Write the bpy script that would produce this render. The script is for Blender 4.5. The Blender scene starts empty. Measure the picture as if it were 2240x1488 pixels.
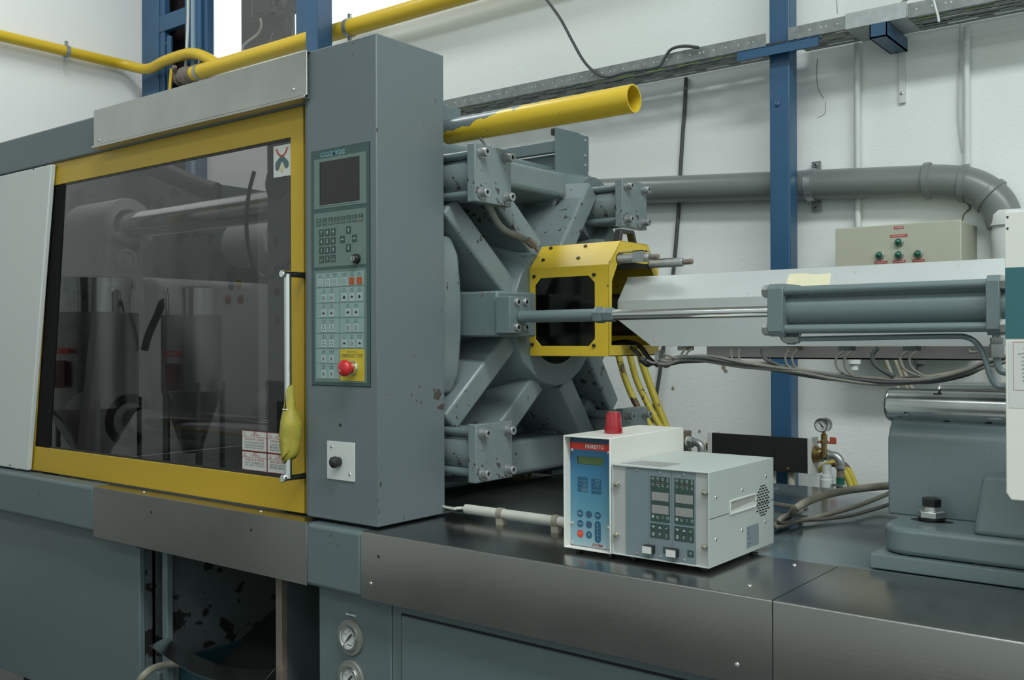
import bpy, bmesh, math, random
from mathutils import Vector, Matrix
random.seed(7)
sc = bpy.context.scene
COL = sc.collection
PI = math.pi

# ------------------------------------------------------------------ camera
H = 1.56
FPX, YAW, PIT, ROLL = 2143.8, .665336, .001646, -.0036927
cy, sy = math.cos(YAW), math.sin(YAW)
FW = Vector((-sy*math.cos(PIT), cy*math.cos(PIT), math.sin(PIT)))
r0 = Vector((cy, sy, 0)); u0 = r0.cross(FW)
RT = math.cos(ROLL)*r0 + math.sin(ROLL)*u0
UP = -math.sin(ROLL)*r0 + math.cos(ROLL)*u0
cam = bpy.data.cameras.new('camera'); cam.sensor_width = 36; cam.lens = FPX/2240*36
cam.clip_start = .05
co = bpy.data.objects.new('camera', cam); COL.objects.link(co); sc.camera = co
m = Matrix((RT, UP, -FW)).transposed().to_4x4(); m.translation = (0, 0, H); co.matrix_world = m

def at(x, y, X=None, Y=None, Z=None):
    """point where the sight line through pixel (x, y) meets a plane of the building grid"""
    v = FW + (x-1120)/FPX*RT - (y-744)/FPX*UP
    t = X/v.x if X is not None else Y/v.y if Y is not None else (Z-H)/v.z
    return Vector((0, 0, H)) + v*t

# ------------------------------------------------------------------ light
w = bpy.data.worlds.new('world'); sc.world = w; w.use_nodes = True
w.node_tree.nodes['Background'].inputs[0].default_value = (.93, .97, 1, 1)
w.node_tree.nodes['Background'].inputs[1].default_value = 2.2

def area(name, loc, sx, sy_, power, rot=(0, 0, 0), color=(1, 1, 1)):
    l = bpy.data.lights.new(name, 'AREA'); l.shape = 'RECTANGLE'; l.size = sx; l.size_y = sy_
    l.energy = power; l.color = color
    o = bpy.data.objects.new(name, l); COL.objects.link(o); o.location = loc; o.rotation_euler = rot
    return o
area('fill_light_left', (-4.4, 2.2, 5.12), 1.6, .7, 70, color=(.955, 1, .99))  # added fill lamp with no known source, brightens left wall and enclosure
area('skylight_near', (1.6, .3, 5.12), 5.0, .7, 330, color=(.955, 1, .99))
area('skylight_rear', (-.6, -2.3, 5.12), 7.0, .8, 110, color=(.955, 1, .99))
sc.view_settings.view_transform = 'Standard'; sc.view_settings.look = 'None'
sc.view_settings.gamma = 1; sc.view_settings.exposure = -0.42
sc.view_settings.use_curve_mapping = False

# ------------------------------------------------------------------ materials
MATS = {}
def mat(name, col, rough=.5, metal=0., noise=0., nscale=6., chips=None, chip_amt=.0, chip_scale=40., bump=0., bscale=60.,
        brushed=None, spec=.5, emit=None, trans=0., coat=0., alpha=1.):
    if name in MATS: return MATS[name]
    mt = bpy.data.materials.new(name); mt.use_nodes = True; nt = mt.node_tree; N = nt.nodes; L = nt.links
    b = N['Principled BSDF']; c = tuple(col)+(1,)
    b.inputs['Base Color'].default_value = c; b.inputs['Roughness'].default_value = rough
    b.inputs['Metallic'].default_value = metal; b.inputs['Specular IOR Level'].default_value = spec
    b.inputs['Transmission Weight'].default_value = trans; b.inputs['Coat Weight'].default_value = coat
    b.inputs['Alpha'].default_value = alpha
    if emit: b.inputs['Emission Color'].default_value = c; b.inputs['Emission Strength'].default_value = emit
    tc = N.new('ShaderNodeTexCoord'); src = None
    if noise:
        n = N.new('ShaderNodeTexNoise'); n.inputs['Scale'].default_value = nscale; n.inputs['Detail'].default_value = 5
        L.new(tc.outputs['Object'], n.inputs['Vector'])
        mx = N.new('ShaderNodeMix'); mx.data_type = 'RGBA'
        mx.inputs[6].default_value = tuple(max(0, v*(1-noise)) for v in col)+(1,)
        mx.inputs[7].default_value = tuple(min(1, v*(1+noise)) for v in col)+(1,)
        L.new(n.outputs['Fac'], mx.inputs[0]); src = mx.outputs[2]
        rr = N.new('ShaderNodeMapRange'); rr.inputs[3].default_value = max(.03, rough-.08); rr.inputs[4].default_value = rough+.1
        L.new(n.outputs['Fac'], rr.inputs[0]); L.new(rr.outputs[0], b.inputs['Roughness'])
    if chips:
        n2 = N.new('ShaderNodeTexNoise'); n2.inputs['Scale'].default_value = chip_scale; n2.inputs['Detail'].default_value = 4
        n2.inputs['Roughness'].default_value = .6
        L.new(tc.outputs['Object'], n2.inputs['Vector'])
        n3 = N.new('ShaderNodeTexNoise'); n3.inputs['Scale'].default_value = chip_scale*.12
        L.new(tc.outputs['Object'], n3.inputs['Vector'])
        ad = N.new('ShaderNodeMath'); ad.operation = 'MULTIPLY_ADD'; ad.inputs[1].default_value = .45
        L.new(n3.outputs['Fac'], ad.inputs[0]); L.new(n2.outputs['Fac'], ad.inputs[2])
        gt = N.new('ShaderNodeMath'); gt.operation = 'GREATER_THAN'; gt.inputs[1].default_value = 1.135-chip_amt
        L.new(ad.outputs[0], gt.inputs[0])
        m2 = N.new('ShaderNodeMix'); m2.data_type = 'RGBA'; m2.inputs[6].default_value = c; m2.inputs[7].default_value = tuple(chips)+(1,)
        if src: L.new(src, m2.inputs[6])
        L.new(gt.outputs[0], m2.inputs[0]); src = m2.outputs[2]
    if src: L.new(src, b.inputs['Base Color'])
    if brushed or bump:
        n = N.new('ShaderNodeTexNoise'); n.inputs['Scale'].default_value = 1 if brushed else bscale; n.inputs['Detail'].default_value = 6
        mp = N.new('ShaderNodeMapping'); L.new(tc.outputs['Object'], mp.inputs[0]); L.new(mp.outputs[0], n.inputs['Vector'])
        if brushed: mp.inputs['Scale'].default_value = brushed
        bp = N.new('ShaderNodeBump'); bp.inputs['Strength'].default_value = bump or .06; bp.inputs['Distance'].default_value = .01 if not brushed else .004
        L.new(n.outputs['Fac'], bp.inputs['Height']); L.new(bp.outputs[0], b.inputs['Normal'])
    MATS[name] = mt; return mt

PAINT = (.108, .148, .154)
DKCH = (.035, .03, .026)
M_paint = mat('machine_grey_green_paint', PAINT, .40, noise=.07, nscale=3, chips=DKCH, chip_amt=.165, chip_scale=55, bump=.03, bscale=220)
M_col = mat('console_grey_paint', (.124, .156, .166), .42, noise=.06, nscale=2.5, chips=(.07, .045, .035), chip_amt=.165, chip_scale=60, bump=.03, bscale=300)
M_cast = mat('cast_iron_grey_paint', (.118, .165, .170), .34, noise=.25, nscale=7, chips=(.12, .11, .10), chip_amt=.23, chip_scale=28, bump=.12, bscale=25)
M_cast2 = mat('worn_cast_paint', (.165, .212, .216), .33, noise=.2, nscale=9, chips=(.05, .045, .04), chip_amt=.25, chip_scale=34, bump=.1, bscale=30)
M_cyl = mat('cylinder_grey_paint', (.125, .170, .176), .28, noise=.08, nscale=5, bump=.03, bscale=120)
M_top = mat('bed_top_paint', (.105, .145, .155), .12, noise=.18, nscale=5, bump=.02, bscale=10)
M_dark = mat('dark_void', (.012, .013, .013), .8)
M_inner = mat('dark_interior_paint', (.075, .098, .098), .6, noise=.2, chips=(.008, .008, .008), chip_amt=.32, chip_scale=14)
M_steel = mat('brushed_stainless', (.46, .46, .445), .30, 1, noise=.12, nscale=3, brushed=(6, 300, 300), bump=.02)
M_steelv = mat('stainless_front_sheet', (.36, .355, .345), .23, 1, noise=.18, nscale=3, brushed=(5, 260, 260), bump=.012)
M_alu = mat('scuffed_aluminium', (.54, .535, .51), .36, 1, noise=.2, nscale=7, brushed=(8, 120, 120), bump=.05)
M_barrel = mat('aluminium_housing', (.46, .50, .495), .42, .35, noise=.08, nscale=6, chips=(.25, .24, .22), chip_amt=.17, chip_scale=60)
M_chrome = mat('chrome', (.78, .80, .80), .12, 1)
M_chrome2 = mat('oily_ground_steel', (.55, .58, .58), .2, 1, noise=.35, nscale=14, chips=(.06, .055, .05), chip_amt=.26, chip_scale=20)
M_bolt = mat('bolt_steel', (.34, .36, .36), .38, .6, noise=.25, nscale=60)
M_bolt2 = mat('zinc_bolt', (.55, .57, .56), .3, .9)
M_black = mat('black_plastic', (.018, .02, .02), .4)
M_blackox = mat('black_oxide', (.03, .03, .03), .3, .6)
M_yel = mat('yellow_door_paint', (.50, .33, .018), .38, noise=.05, nscale=2, bump=.02, bscale=200)
M_flange = mat('dull_flange', (.20, .20, .175), .5, .2, noise=.1)
M_yel2 = mat('worn_yellow_paint', (.58, .41, .028), .36, noise=.06, nscale=4, chips=(.05, .045, .04), chip_amt=.22, chip_scale=45)
M_ytube = mat('yellow_gas_pipe_paint', (.66, .45, .02), .33, noise=.05, nscale=5)
M_yhose = mat('dirty_yellow_hose', (.46, .38, .04), .45, noise=.35, nscale=12, chips=(.09, .05, .02), chip_amt=.3, chip_scale=14)
M_rub = mat('yellow_rubber_sheet', (.34, .30, .04), .5, noise=.25, nscale=40, bump=.15, bscale=200)
M_white = mat('white_panel_paint', (.58, .62, .60), .35, noise=.03, nscale=2)
M_ivory = mat('ivory_enamel', (.66, .67, .62), .32, noise=.02)
M_ltgrey = mat('light_grey_enamel', (.40, .45, .43), .42, noise=.03)
M_alufr = mat('anodised_front_plate', (.44, .455, .455), .45, .35, noise=.06)
M_modgrey = mat('module_grey', (.155, .205, .225), .5, noise=.05)
M_wall = mat('white_plaster', (.78, .82, .80), .85, noise=.035, nscale=1.4, bump=.12, bscale=90)
M_wall2 = mat('white_plaster_left', (.84, .85, .84), .85, noise=.04, nscale=1.2, bump=.12, bscale=90)
M_ceil = mat('ceiling_paint', (.55, .57, .56), .9)
M_floor = mat('dark_workshop_floor', (.07, .075, .072), .6, noise=.3, nscale=3)
M_blue = mat('blue_steel_paint', (.028, .095, .19), .32, noise=.12, nscale=6, bump=.06, bscale=60)
M_blued = mat('blue_frame_paint', (.024, .08, .16), .35, noise=.12, nscale=6)
M_galv = mat('galvanised_sheet', (.24, .265, .26), .45, .5, noise=.45, nscale=28)
M_galv2 = mat('bright_galvanised_sheet', (.40, .44, .435), .42, .5, noise=.3, nscale=40)
M_pvc = mat('grey_pvc', (.165, .185, .178), .32, noise=.06)
M_pvcw = mat('white_pvc', (.60, .64, .62), .4, noise=.05)
M_cable = mat('grey_cable', (.06, .07, .07), .5)
M_beige = mat('beige_cable', (.27, .255, .20), .55, noise=.3, nscale=30)
M_wire = mat('sheathed_wire_grey', (.17, .17, .15), .5, noise=.3, nscale=25)
M_box = mat('cream_enclosure', (.42, .43, .34), .45, noise=.04)
M_green = mat('green_lamp_lens', (.0, .09, .045), .15, coat=.5)
M_red = mat('red_label', (.42, .035, .03), .5)
M_redl = mat('red_lens', (.27, .004, .010), .12, coat=.6)
M_redb = mat('red_button', (.50, .015, .02), .25, coat=.3)
M_lab = mat('white_label', (.55, .57, .55), .5)
M_ink = mat('black_ink', (.02, .025, .025), .5)
M_winkt = mat('white_ink', (.62, .66, .64), .5)
M_redink = mat('red_ink', (.36, .06, .05), .5)
M_pgreen = mat('panel_dark_green', (.040, .085, .078), .4)
M_psage = mat('panel_sage', (.125, .185, .165), .4)
M_pcell = mat('panel_pale_green', (.22, .33, .315), .4)
M_key = mat('key_dark_green', (.030, .060, .055), .4)
M_keyw = mat('key_pale', (.34, .42, .40), .4)
M_orange = mat('key_orange', (.42, .085, .02), .4)
M_screen = mat('crt_glass', (.022, .020, .020), .12)
M_ylab = mat('yellow_label', (.50, .40, .03), .45)
M_teal = mat('teal_band', (.028, .120, .135), .35)
M_lcd = mat('lcd_green', (.075, .125, .04), .25)
M_blueb = mat('button_blue', (.02, .095, .17), .4)
M_dkblue = mat('header_blue', (.018, .07, .14), .4)
M_redband = mat('red_band', (.60, .035, .02), .4)
M_brass = mat('tarnished_brass', (.32, .24, .10), .35, .85, noise=.3, nscale=25)
M_galvfit = mat('galvanised_fitting', (.36, .38, .38), .36, .7, noise=.2, nscale=30)
M_hosegreen = mat('green_braided_hose', (.01, .10, .07), .4, noise=.4, nscale=90)
M_rust = mat('rusty_steel', (.20, .17, .14), .6, .3, noise=.4, nscale=30)
M_dial = mat('dial_white', (.58, .60, .60), .35)
M_tape = mat('paper_tape', (.60, .58, .40), .7, noise=.1, nscale=30)
M_pink = mat('raw_steel_rail', (.62, .58, .58), .6, .0, noise=.12)
M_digit = mat('unlit_display', (.24, .245, .235), .3)
M_digit2 = mat('unlit_segment', (.31, .315, .295), .3)
M_conv = mat('conduit_dirty_white', (.50, .51, .46), .45, noise=.15, nscale=14)
M_fan = mat('fan_dark_metal', (.030, .026, .024), .5, .3)
M_crate = mat('teal_crate', (.01, .04, .05), .5)

def glass_mat(name, tint, refl, rough=.0):
    mt = bpy.data.materials.new(name); mt.use_nodes = True; nt = mt.node_tree; N = nt.nodes; L = nt.links
    N.remove(N['Principled BSDF']); out = N['Material Output']
    tr = N.new('ShaderNodeBsdfTransparent'); tr.inputs[0].default_value = tuple(tint)+(1,)
    gl = N.new('ShaderNodeBsdfGlossy'); gl.inputs['Roughness'].default_value = rough
    fr = N.new('ShaderNodeFresnel'); fr.inputs[0].default_value = 1.5
    mu = N.new('ShaderNodeMath'); mu.operation = 'MULTIPLY'; mu.inputs[1].default_value = refl; mu.use_clamp = True
    mx = N.new('ShaderNodeMixShader')
    ge = N.new('ShaderNodeNewGeometry'); bf = N.new('ShaderNodeMath'); bf.operation = 'SUBTRACT'; bf.inputs[0].default_value = 1
    L.new(ge.outputs['Backfacing'], bf.inputs[1]); m2 = N.new('ShaderNodeMath'); m2.operation = 'MULTIPLY'
    L.new(fr.outputs[0], m2.inputs[0]); L.new(bf.outputs[0], m2.inputs[1])      # one reflection per pane: its front face
    L.new(m2.outputs[0], mu.inputs[0]); L.new(mu.outputs[0], mx.inputs[0]); L.new(tr.outputs[0], mx.inputs[1])
    L.new(gl.outputs[0], mx.inputs[2]); L.new(mx.outputs[0], out.inputs[0])
    MATS[name] = mt; return mt
M_tint = glass_mat('tinted_polycarbonate', (.62, .60, .61), 1.9)
M_tint2 = glass_mat('dirty_guard_window', (.45, .47, .40), 1.8, .12)
M_glass = glass_mat('clear_glass', (.97, .98, .98), 1.6)
M_sheet = glass_mat('scratched_acrylic', (.80, .83, .83), 3.2, .2)

def tube_mat():
    """yellow tube, the paint peeled off its upper left"""
    mt = bpy.data.materials.new('peeling_yellow_tube'); mt.use_nodes = True; nt = mt.node_tree; N = nt.nodes; L = nt.links
    b = N['Principled BSDF']; b.inputs['Roughness'].default_value = .3
    tc = N.new('ShaderNodeTexCoord'); sp = N.new('ShaderNodeSeparateXYZ'); L.new(tc.outputs['Object'], sp.inputs[0])
    n = N.new('ShaderNodeTexNoise'); n.inputs['Scale'].default_value = 26; n.inputs['Detail'].default_value = 6
    L.new(tc.outputs['Object'], n.inputs['Vector'])
    # peeled where z + slope*x + noise > threshold  (object origin: left end of the tube axis)
    a = N.new('ShaderNodeMath'); a.operation = 'MULTIPLY_ADD'; a.inputs[1].default_value = -.16
    L.new(sp.outputs[0], a.inputs[0]); L.new(sp.outputs[2], a.inputs[2])
    c = N.new('ShaderNodeMath'); c.operation = 'MULTIPLY_ADD'; c.inputs[1].default_value = .055
    L.new(n.outputs['Fac'], c.inputs[0]); L.new(a.outputs[0], c.inputs[2])
    g = N.new('ShaderNodeMath'); g.operation = 'GREATER_THAN'; g.inputs[1].default_value = .012
    L.new(c.outputs[0], g.inputs[0])
    n2 = N.new('ShaderNodeTexNoise'); n2.inputs['Scale'].default_value = 75; L.new(tc.outputs['Object'], n2.inputs['Vector'])
    g2 = N.new('ShaderNodeMath'); g2.operation = 'GREATER_THAN'; g2.inputs[1].default_value = .735
    L.new(n2.outputs['Fac'], g2.inputs[0])
    mxm = N.new('ShaderNodeMath'); mxm.operation = 'MAXIMUM'; L.new(g.outputs[0], mxm.inputs[0]); L.new(g2.outputs[0], mxm.inputs[1])
    r = N.new('ShaderNodeMix'); r.data_type = 'RGBA'; r.inputs[6].default_value = (.62, .44, .03, 1); r.inputs[7].default_value = (.13, .16, .17, 1)
    L.new(mxm.outputs[0], r.inputs[0]); L.new(r.outputs[2], b.inputs['Base Color'])
    MATS['tube'] = mt; return mt
M_tube = tube_mat()

def gradient_mat():
    """printed front foil of the dryer controller: dark blue above, pale blue below"""
    mt = bpy.data.materials.new('printed_blue_foil'); mt.use_nodes = True; nt = mt.node_tree; N = nt.nodes; L = nt.links
    b = N['Principled BSDF']; b.inputs['Roughness'].default_value = .4
    tc = N.new('ShaderNodeTexCoord'); sp = N.new('ShaderNodeSeparateXYZ'); L.new(tc.outputs['Generated'], sp.inputs[0])
    wv = N.new('ShaderNodeTexWave'); wv.inputs['Scale'].default_value = 60; wv.inputs['Distortion'].default_value = 3
    L.new(tc.outputs['Object'], wv.inputs['Vector'])
    ad = N.new('ShaderNodeMath'); ad.operation = 'MULTIPLY_ADD'; ad.inputs[1].default_value = .06
    L.new(wv.outputs['Fac'], ad.inputs[0]); L.new(sp.outputs[2], ad.inputs[2])
    cr = N.new('ShaderNodeValToRGB'); e = cr.color_ramp.elements
    e[0].position = 0; e[0].color = (.30, .42, .46, 1); e[1].position = .8; e[1].color = (.022, .13, .26, 1)
    k = e.new(.35); k.color = (.10, .27, .36, 1)
    L.new(ad.outputs[0], cr.inputs[0]); L.new(cr.outputs[0], b.inputs['Base Color'])
    MATS['foil'] = mt; return mt
M_foil = gradient_mat()

# ------------------------------------------------------------------ geometry helpers
AX = {'X': (Vector((1, 0, 0)), Vector((0, 1, 0)), Vector((0, 0, 1))), 'Y': (Vector((0, 1, 0)), Vector((0, 0, 1)), Vector((1, 0, 0))),
      'Z': (Vector((0, 0, 1)), Vector((1, 0, 0)), Vector((0, 1, 0)))}
class Frame:
    """a flat face to lay things on: origin, right, up, outward normal"""
    def __init__(s, o, r, u): s.o = Vector(o); s.r = Vector(r).normalized(); s.u = Vector(u).normalized(); s.n = s.r.cross(s.u)
    def p(s, a, b, c=0): return s.o + s.r*a + s.u*b + s.n*c
def FRONT(y, x=0, z=0): return Frame((x, y, z), (1, 0, 0), (0, 0, 1))     # faces -Y
def SIDE(x, y=0, z=0): return Frame((x, y, z), (0, 1, 0), (0, 0, 1))      # faces +X
def TOP(z, x=0, y=0): return Frame((x, y, z), (1, 0, 0), (0, 1, 0))       # faces +Z
_txt = {}
def text_geo(s, bold=False):
    if s in _txt: return _txt[s]
    cu = bpy.data.curves.new('t', 'FONT'); cu.body = s; cu.size = 1; cu.resolution_u = 2
    if bold: cu.offset = .03
    ob = bpy.data.objects.new('t', cu); me = ob.to_mesh()
    vs = [v.co.copy() for v in me.vertices]; fs = [tuple(p.vertices) for p in me.polygons]
    ob.to_mesh_clear(); bpy.data.objects.remove(ob); bpy.data.curves.remove(cu)
    if not vs: _txt[s] = ([], [], 1, 1, 0, 0); return _txt[s]
    x0 = min(v.x for v in vs); x1 = max(v.x for v in vs); y0 = min(v.y for v in vs); y1 = max(v.y for v in vs)
    _txt[s] = (vs, fs, x1-x0, y1-y0, x0, y0); return _txt[s]

class MB:
    def __init__(s): s.v = []; s.f = []; s.m = []; s.mats = [None]
    def slot(s, mt):
        if mt not in s.mats: s.mats.append(mt)
        return s.mats.index(mt)
    def add(s, vs, fs, mt=None):
        k = len(s.v); s.v += [Vector(v) for v in vs]; i = s.slot(mt) if mt else 0
        s.f += [tuple(k+j for j in f) for f in fs]; s.m += [i]*len(fs); return s
    def box(s, x0, x1, y0, y1, z0, z1, mt=None):
        x0, x1 = sorted((x0, x1)); y0, y1 = sorted((y0, y1)); z0, z1 = sorted((z0, z1))
        v = [(x, y, z) for z in (z0, z1) for y in (y0, y1) for x in (x0, x1)]
        return s.add(v, [(0, 2, 3, 1), (4, 5, 7, 6), (0, 1, 5, 4), (2, 6, 7, 3), (0, 4, 6, 2), (1, 3, 7, 5)], mt)
    def fbox(s, F, a0, a1, b0, b1, c0, c1, mt=None):
        a0, a1 = sorted((a0, a1)); b0, b1 = sorted((b0, b1)); c0, c1 = sorted((c0, c1))
        v = [F.p(a, b, c) for c in (c0, c1) for b in (b0, b1) for a in (a0, a1)]
        return s.add(v, [(0, 2, 3, 1), (4, 5, 7, 6), (0, 1, 5, 4), (2, 6, 7, 3), (0, 4, 6, 2), (1, 3, 7, 5)], mt)
    def fpoly(s, F, pts, c0, c1, mt=None):
        """prism of a 2-D polygon (counter-clockwise seen from outside)"""
        A = sum(pts[i][0]*pts[(i+1) % len(pts)][1]-pts[(i+1) % len(pts)][0]*pts[i][1] for i in range(len(pts)))
        if A < 0: pts = pts[::-1]
        n = len(pts); v = [F.p(a, b, c0) for a, b in pts]+[F.p(a, b, c1) for a, b in pts]
        fs = [tuple(range(n))[::-1], tuple(range(n, 2*n))]+[(i, (i+1) % n, n+(i+1) % n, n+i) for i in range(n)]
        return s.add(v, fs, mt)
    def plate(s, F, outer, holes, c0, c1, mt=None):
        """prism of a polygon with holes"""
        bm = bmesh.new(); ed = []
        for lp in [outer]+list(holes):
            vs = [bm.verts.new((a, b, 0)) for a, b in lp]
            ed += [bm.edges.new((vs[i], vs[(i+1) % len(vs)])) for i in range(len(vs))]
        r = bmesh.ops.triangle_fill(bm, edges=ed, use_beauty=True, use_dissolve=False, normal=(0, 0, 1))
        bm.verts.index_update(); pts = [v.co.copy() for v in bm.verts]; n = len(pts)
        fs = []
        for f in bm.faces:
            f.normal_update(); q = [v.index for v in f.verts]
            if f.normal.z < 0: q = q[::-1]
            fs.append(tuple(n+i for i in q)); fs.append(tuple(q[::-1]))
        k = 0
        for h, lp in enumerate([outer]+list(holes)):
            L = len(lp); A = sum(lp[i][0]*lp[(i+1) % L][1]-lp[(i+1) % L][0]*lp[i][1] for i in range(L))
            for i in range(L):
                a, b = k+i, k+(i+1) % L; q = (a, b, n+b, n+a)
                if (A > 0) != (h == 0): q = q[::-1]
                fs.append(q)
            k += L
        bm.free()
        return s.add([F.p(p.x, p.y, c0) for p in pts]+[F.p(p.x, p.y, c1) for p in pts], fs, mt)
    def lathe(s, p, d, prof, n=24, mt=None, cap=True):
        """prof: list of (distance along d, radius)"""
        d = Vector(d).normalized(); p = Vector(p)
        a = d.orthogonal().normalized() if abs(d.z) < .9 else Vector((1, 0, 0)); a = (a-d*a.dot(d)).normalized(); b = d.cross(a)
        v = []; fs = []
        for t, r in prof:
            for i in range(n):
                an = 2*PI*i/n; v.append(p+d*t+(a*math.cos(an)+b*math.sin(an))*r)
        for k in range(len(prof)-1):
            for i in range(n):
                j = (i+1) % n; fs.append((k*n+i, k*n+j, (k+1)*n+j, (k+1)*n+i))
        if cap:
            fs.append(tuple(range(n))[::-1]); q = (len(prof)-1)*n; fs.append(tuple(range(q, q+n)))
        return s.add(v, fs, mt)
    def cyl(s, p0, p1, r, r1=None, n=24, mt=None):
        p0 = Vector(p0); p1 = Vector(p1); L = (p1-p0).length
        return s.lathe(p0, p1-p0, [(0, r), (L, r if r1 is None else r1)], n, mt)
    def pipe(s, p0, p1, r, ri, n=32, mt=None):
        p0 = Vector(p0); p1 = Vector(p1); L = (p1-p0).length
        return s.lathe(p0, p1-p0, [(0, ri), (0, r), (L, r), (L, ri), (0, ri)], n, mt, cap=False)
    def bolt(s, p, d, r=.014, L=.02, mt=None, sock=None):
        """socket-head cap screw, the head standing up along d"""
        s.lathe(p, d, [(0, r), (L-.001, r), (L, r*.93), (L, r*.5), (L-.006, r*.5)], 20, mt, cap=False)
        s.lathe(Vector(p)+Vector(d).normalized()*(L-.0065), d, [(0, r*.52), (.0005, r*.52)], 6, sock or M_dark); return s
    def hexn(s, p, d, r, L, mt=None):
        return s.lathe(p, d, [(0, r), (L*.85, r), (L, r*.88)], 6, mt)
    def dome(s, p, d, r, h, n=20, k=5, mt=None):
        return s.lathe(p, d, [(h*math.sin(PI/2*i/k), max(r*math.cos(PI/2*i/k), 1e-4)) for i in range(k+1)], n, mt)
    def tube(s, pts, r, n=10, mt=None, smooth=True, seg=6):
        P = [Vector(p) for p in pts]
        if smooth and len(P) > 2:
            Q = []; E = [P[0]*2-P[1]]+P+[P[-1]*2-P[-2]]
            for i in range(1, len(E)-2):
                for k in range(seg):
                    t = k/seg; a, b, c, d = E[i-1], E[i], E[i+1], E[i+2]
                    Q.append(.5*((2*b)+(c-a)*t+(2*a-5*b+4*c-d)*t*t+(3*b-a-3*c+d)*t**3))
            P = Q+[P[-1]]
        v = []; fs = []; pr = None
        for i, p in enumerate(P):
            t = (P[min(i+1, len(P)-1)]-P[max(i-1, 0)]).normalized()
            a = (pr-t*pr.dot(t)).normalized() if pr else t.orthogonal().normalized()
            pr = a; b = t.cross(a)
            rr = r[min(i*len(r)//len(P), len(r)-1)] if isinstance(r, (list, tuple)) else r
            for k in range(n): an = 2*PI*k/n; v.append(p+(a*math.cos(an)+b*math.sin(an))*rr)
        for i in range(len(P)-1):
            for k in range(n): j = (k+1) % n; fs.append((i*n+k, i*n+j, (i+1)*n+j, (i+1)*n+k))
        fs.append(tuple(range(n))[::-1]); q = (len(P)-1)*n; fs.append(tuple(range(q, q+n)))
        return s.add(v, fs, mt)
    def text(s, F, t, a, b, h, mt, w=None, c=.0004, align='C', bold=False):
        """text centred on (a, b) in the face, h high, squeezed to width w"""
        vs, fs, tw, th, x0, y0 = text_geo(t, bold)
        if not vs: return s
        sy_ = h/th; sx = (w/tw) if w else sy_
        ox = a-(tw*sx/2 if align == 'C' else 0)
        return s.add([F.p(ox+(v.x-x0)*sx, b-h/2+(v.y-y0)*sy_, c) for v in vs], fs, mt)
    def build(s, name, mt, parent=None, bevel=0, smooth=35, label=None, cat=None, group=None, kind=None, origin=None, seg=2):
        if s.mats[0] is None: s.mats[0] = mt
        off = wloc(parent) if parent else Vector((0, 0, 0))
        o0 = Vector(origin) if origin is not None else off
        me = bpy.data.meshes.new(name); me.from_pydata([v-o0 for v in s.v], [], s.f)
        for q in (s.mats or [mt]): me.materials.append(q)
        if len(s.mats) > 1: me.polygons.foreach_set('material_index', s.m)
        me.update()
        if smooth: me.shade_smooth(); me.set_sharp_from_angle(angle=math.radians(smooth))
        o = bpy.data.objects.new(name, me); COL.objects.link(o)
        if parent: o.parent = parent
        o.location = o0-off
        if bevel:
            b = o.modifiers.new('bevel', 'BEVEL'); b.width = bevel; b.segments = seg; b.limit_method = 'ANGLE'; b.angle_limit = math.radians(50)
            b.harden_normals = False
        tag(o, label, cat, group, kind); return o
def wloc(o):
    v = Vector((0, 0, 0))
    while o: v += o.location; o = o.parent
    return v
def tag(o, label=None, cat=None, group=None, kind=None):
    if label: o['label'] = label
    if cat: o['category'] = cat
    if group: o['group'] = group
    if kind: o['kind'] = kind
    return o
def thing(name, loc, label, cat, group=None, kind=None):
    o = bpy.data.objects.new(name, None); o.empty_display_size = .05; COL.objects.link(o); o.location = loc
    return tag(o, label, cat, group, kind)
def copy_tree(o, parent=None):
    c = o.copy(); COL.objects.link(c); c.parent = parent
    for ch in list(o.children): copy_tree(ch, c)
    return c
def M2(first):                      # mesh builder whose first material is given
    b = MB(); b.mats = [first]; return b
def circ(a, b, r, n=24, a0=0): return [(a+r*math.cos(a0+2*PI*i/n), b+r*math.sin(a0+2*PI*i/n)) for i in range(n)]
def rect(a0, a1, b0, b1): return [(a0, b0), (a1, b0), (a1, b1), (a0, b1)]
def screw(parent, p, d, r=.004, mt=None, name='screw'):
    b = MB(); b.dome(p, d, r, r*.55, 12, 3); return b.build(name, mt or M_bolt2, parent)

# ================================================================== the setting
YW, XL = 3.75, -6.17                                     # back wall, left wall
XR, YN, ZC = 4.2, -3.6, 5.2
def struct(name, b, mt, **k): return b.build(name, mt, kind='structure', **k)
b = MB().box(XL, XR, YN, YW, -.1, 0); struct('floor', b, M_floor, smooth=0)
b = MB().box(XL-.2, XR+.2, YN-.2, YW+.2, ZC, ZC+.1); struct('ceiling', b, M_ceil, smooth=0)
# left wall
b = MB().box(XL-.15, XL, YN, YW+.15, 0, ZC); struct('wall_left', b, M_wall2, smooth=0)
b = MB().box(XL-.15, XR+.15, YN-.15, YN, 0, ZC); struct('wall_front', b, M_wall, smooth=0)
b = MB().box(XR, XR+.15, YN, YW+.15, 0, ZC); struct('wall_right', b, M_wall, smooth=0)
# back wall with the strip window high up on the left and the dark recess behind the blue frame
WX0, WX1, WZ0, WZ1 = -5.42, -3.15, 3.335, 4.3
DX0, DX1, DZ0 = -5.98, -5.60, 2.4
b = MB(); F = Frame((0, YW, 0), (1, 0, 0), (0, 0, 1))
b.plate(F, rect(XL, XR, 0, ZC), [rect(WX0, WX1, WZ0, WZ1), rect(DX0, DX1, DZ0, WZ1)], -.05, 0)
wb = struct('wall_back', b, M_wall, smooth=0)
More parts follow.
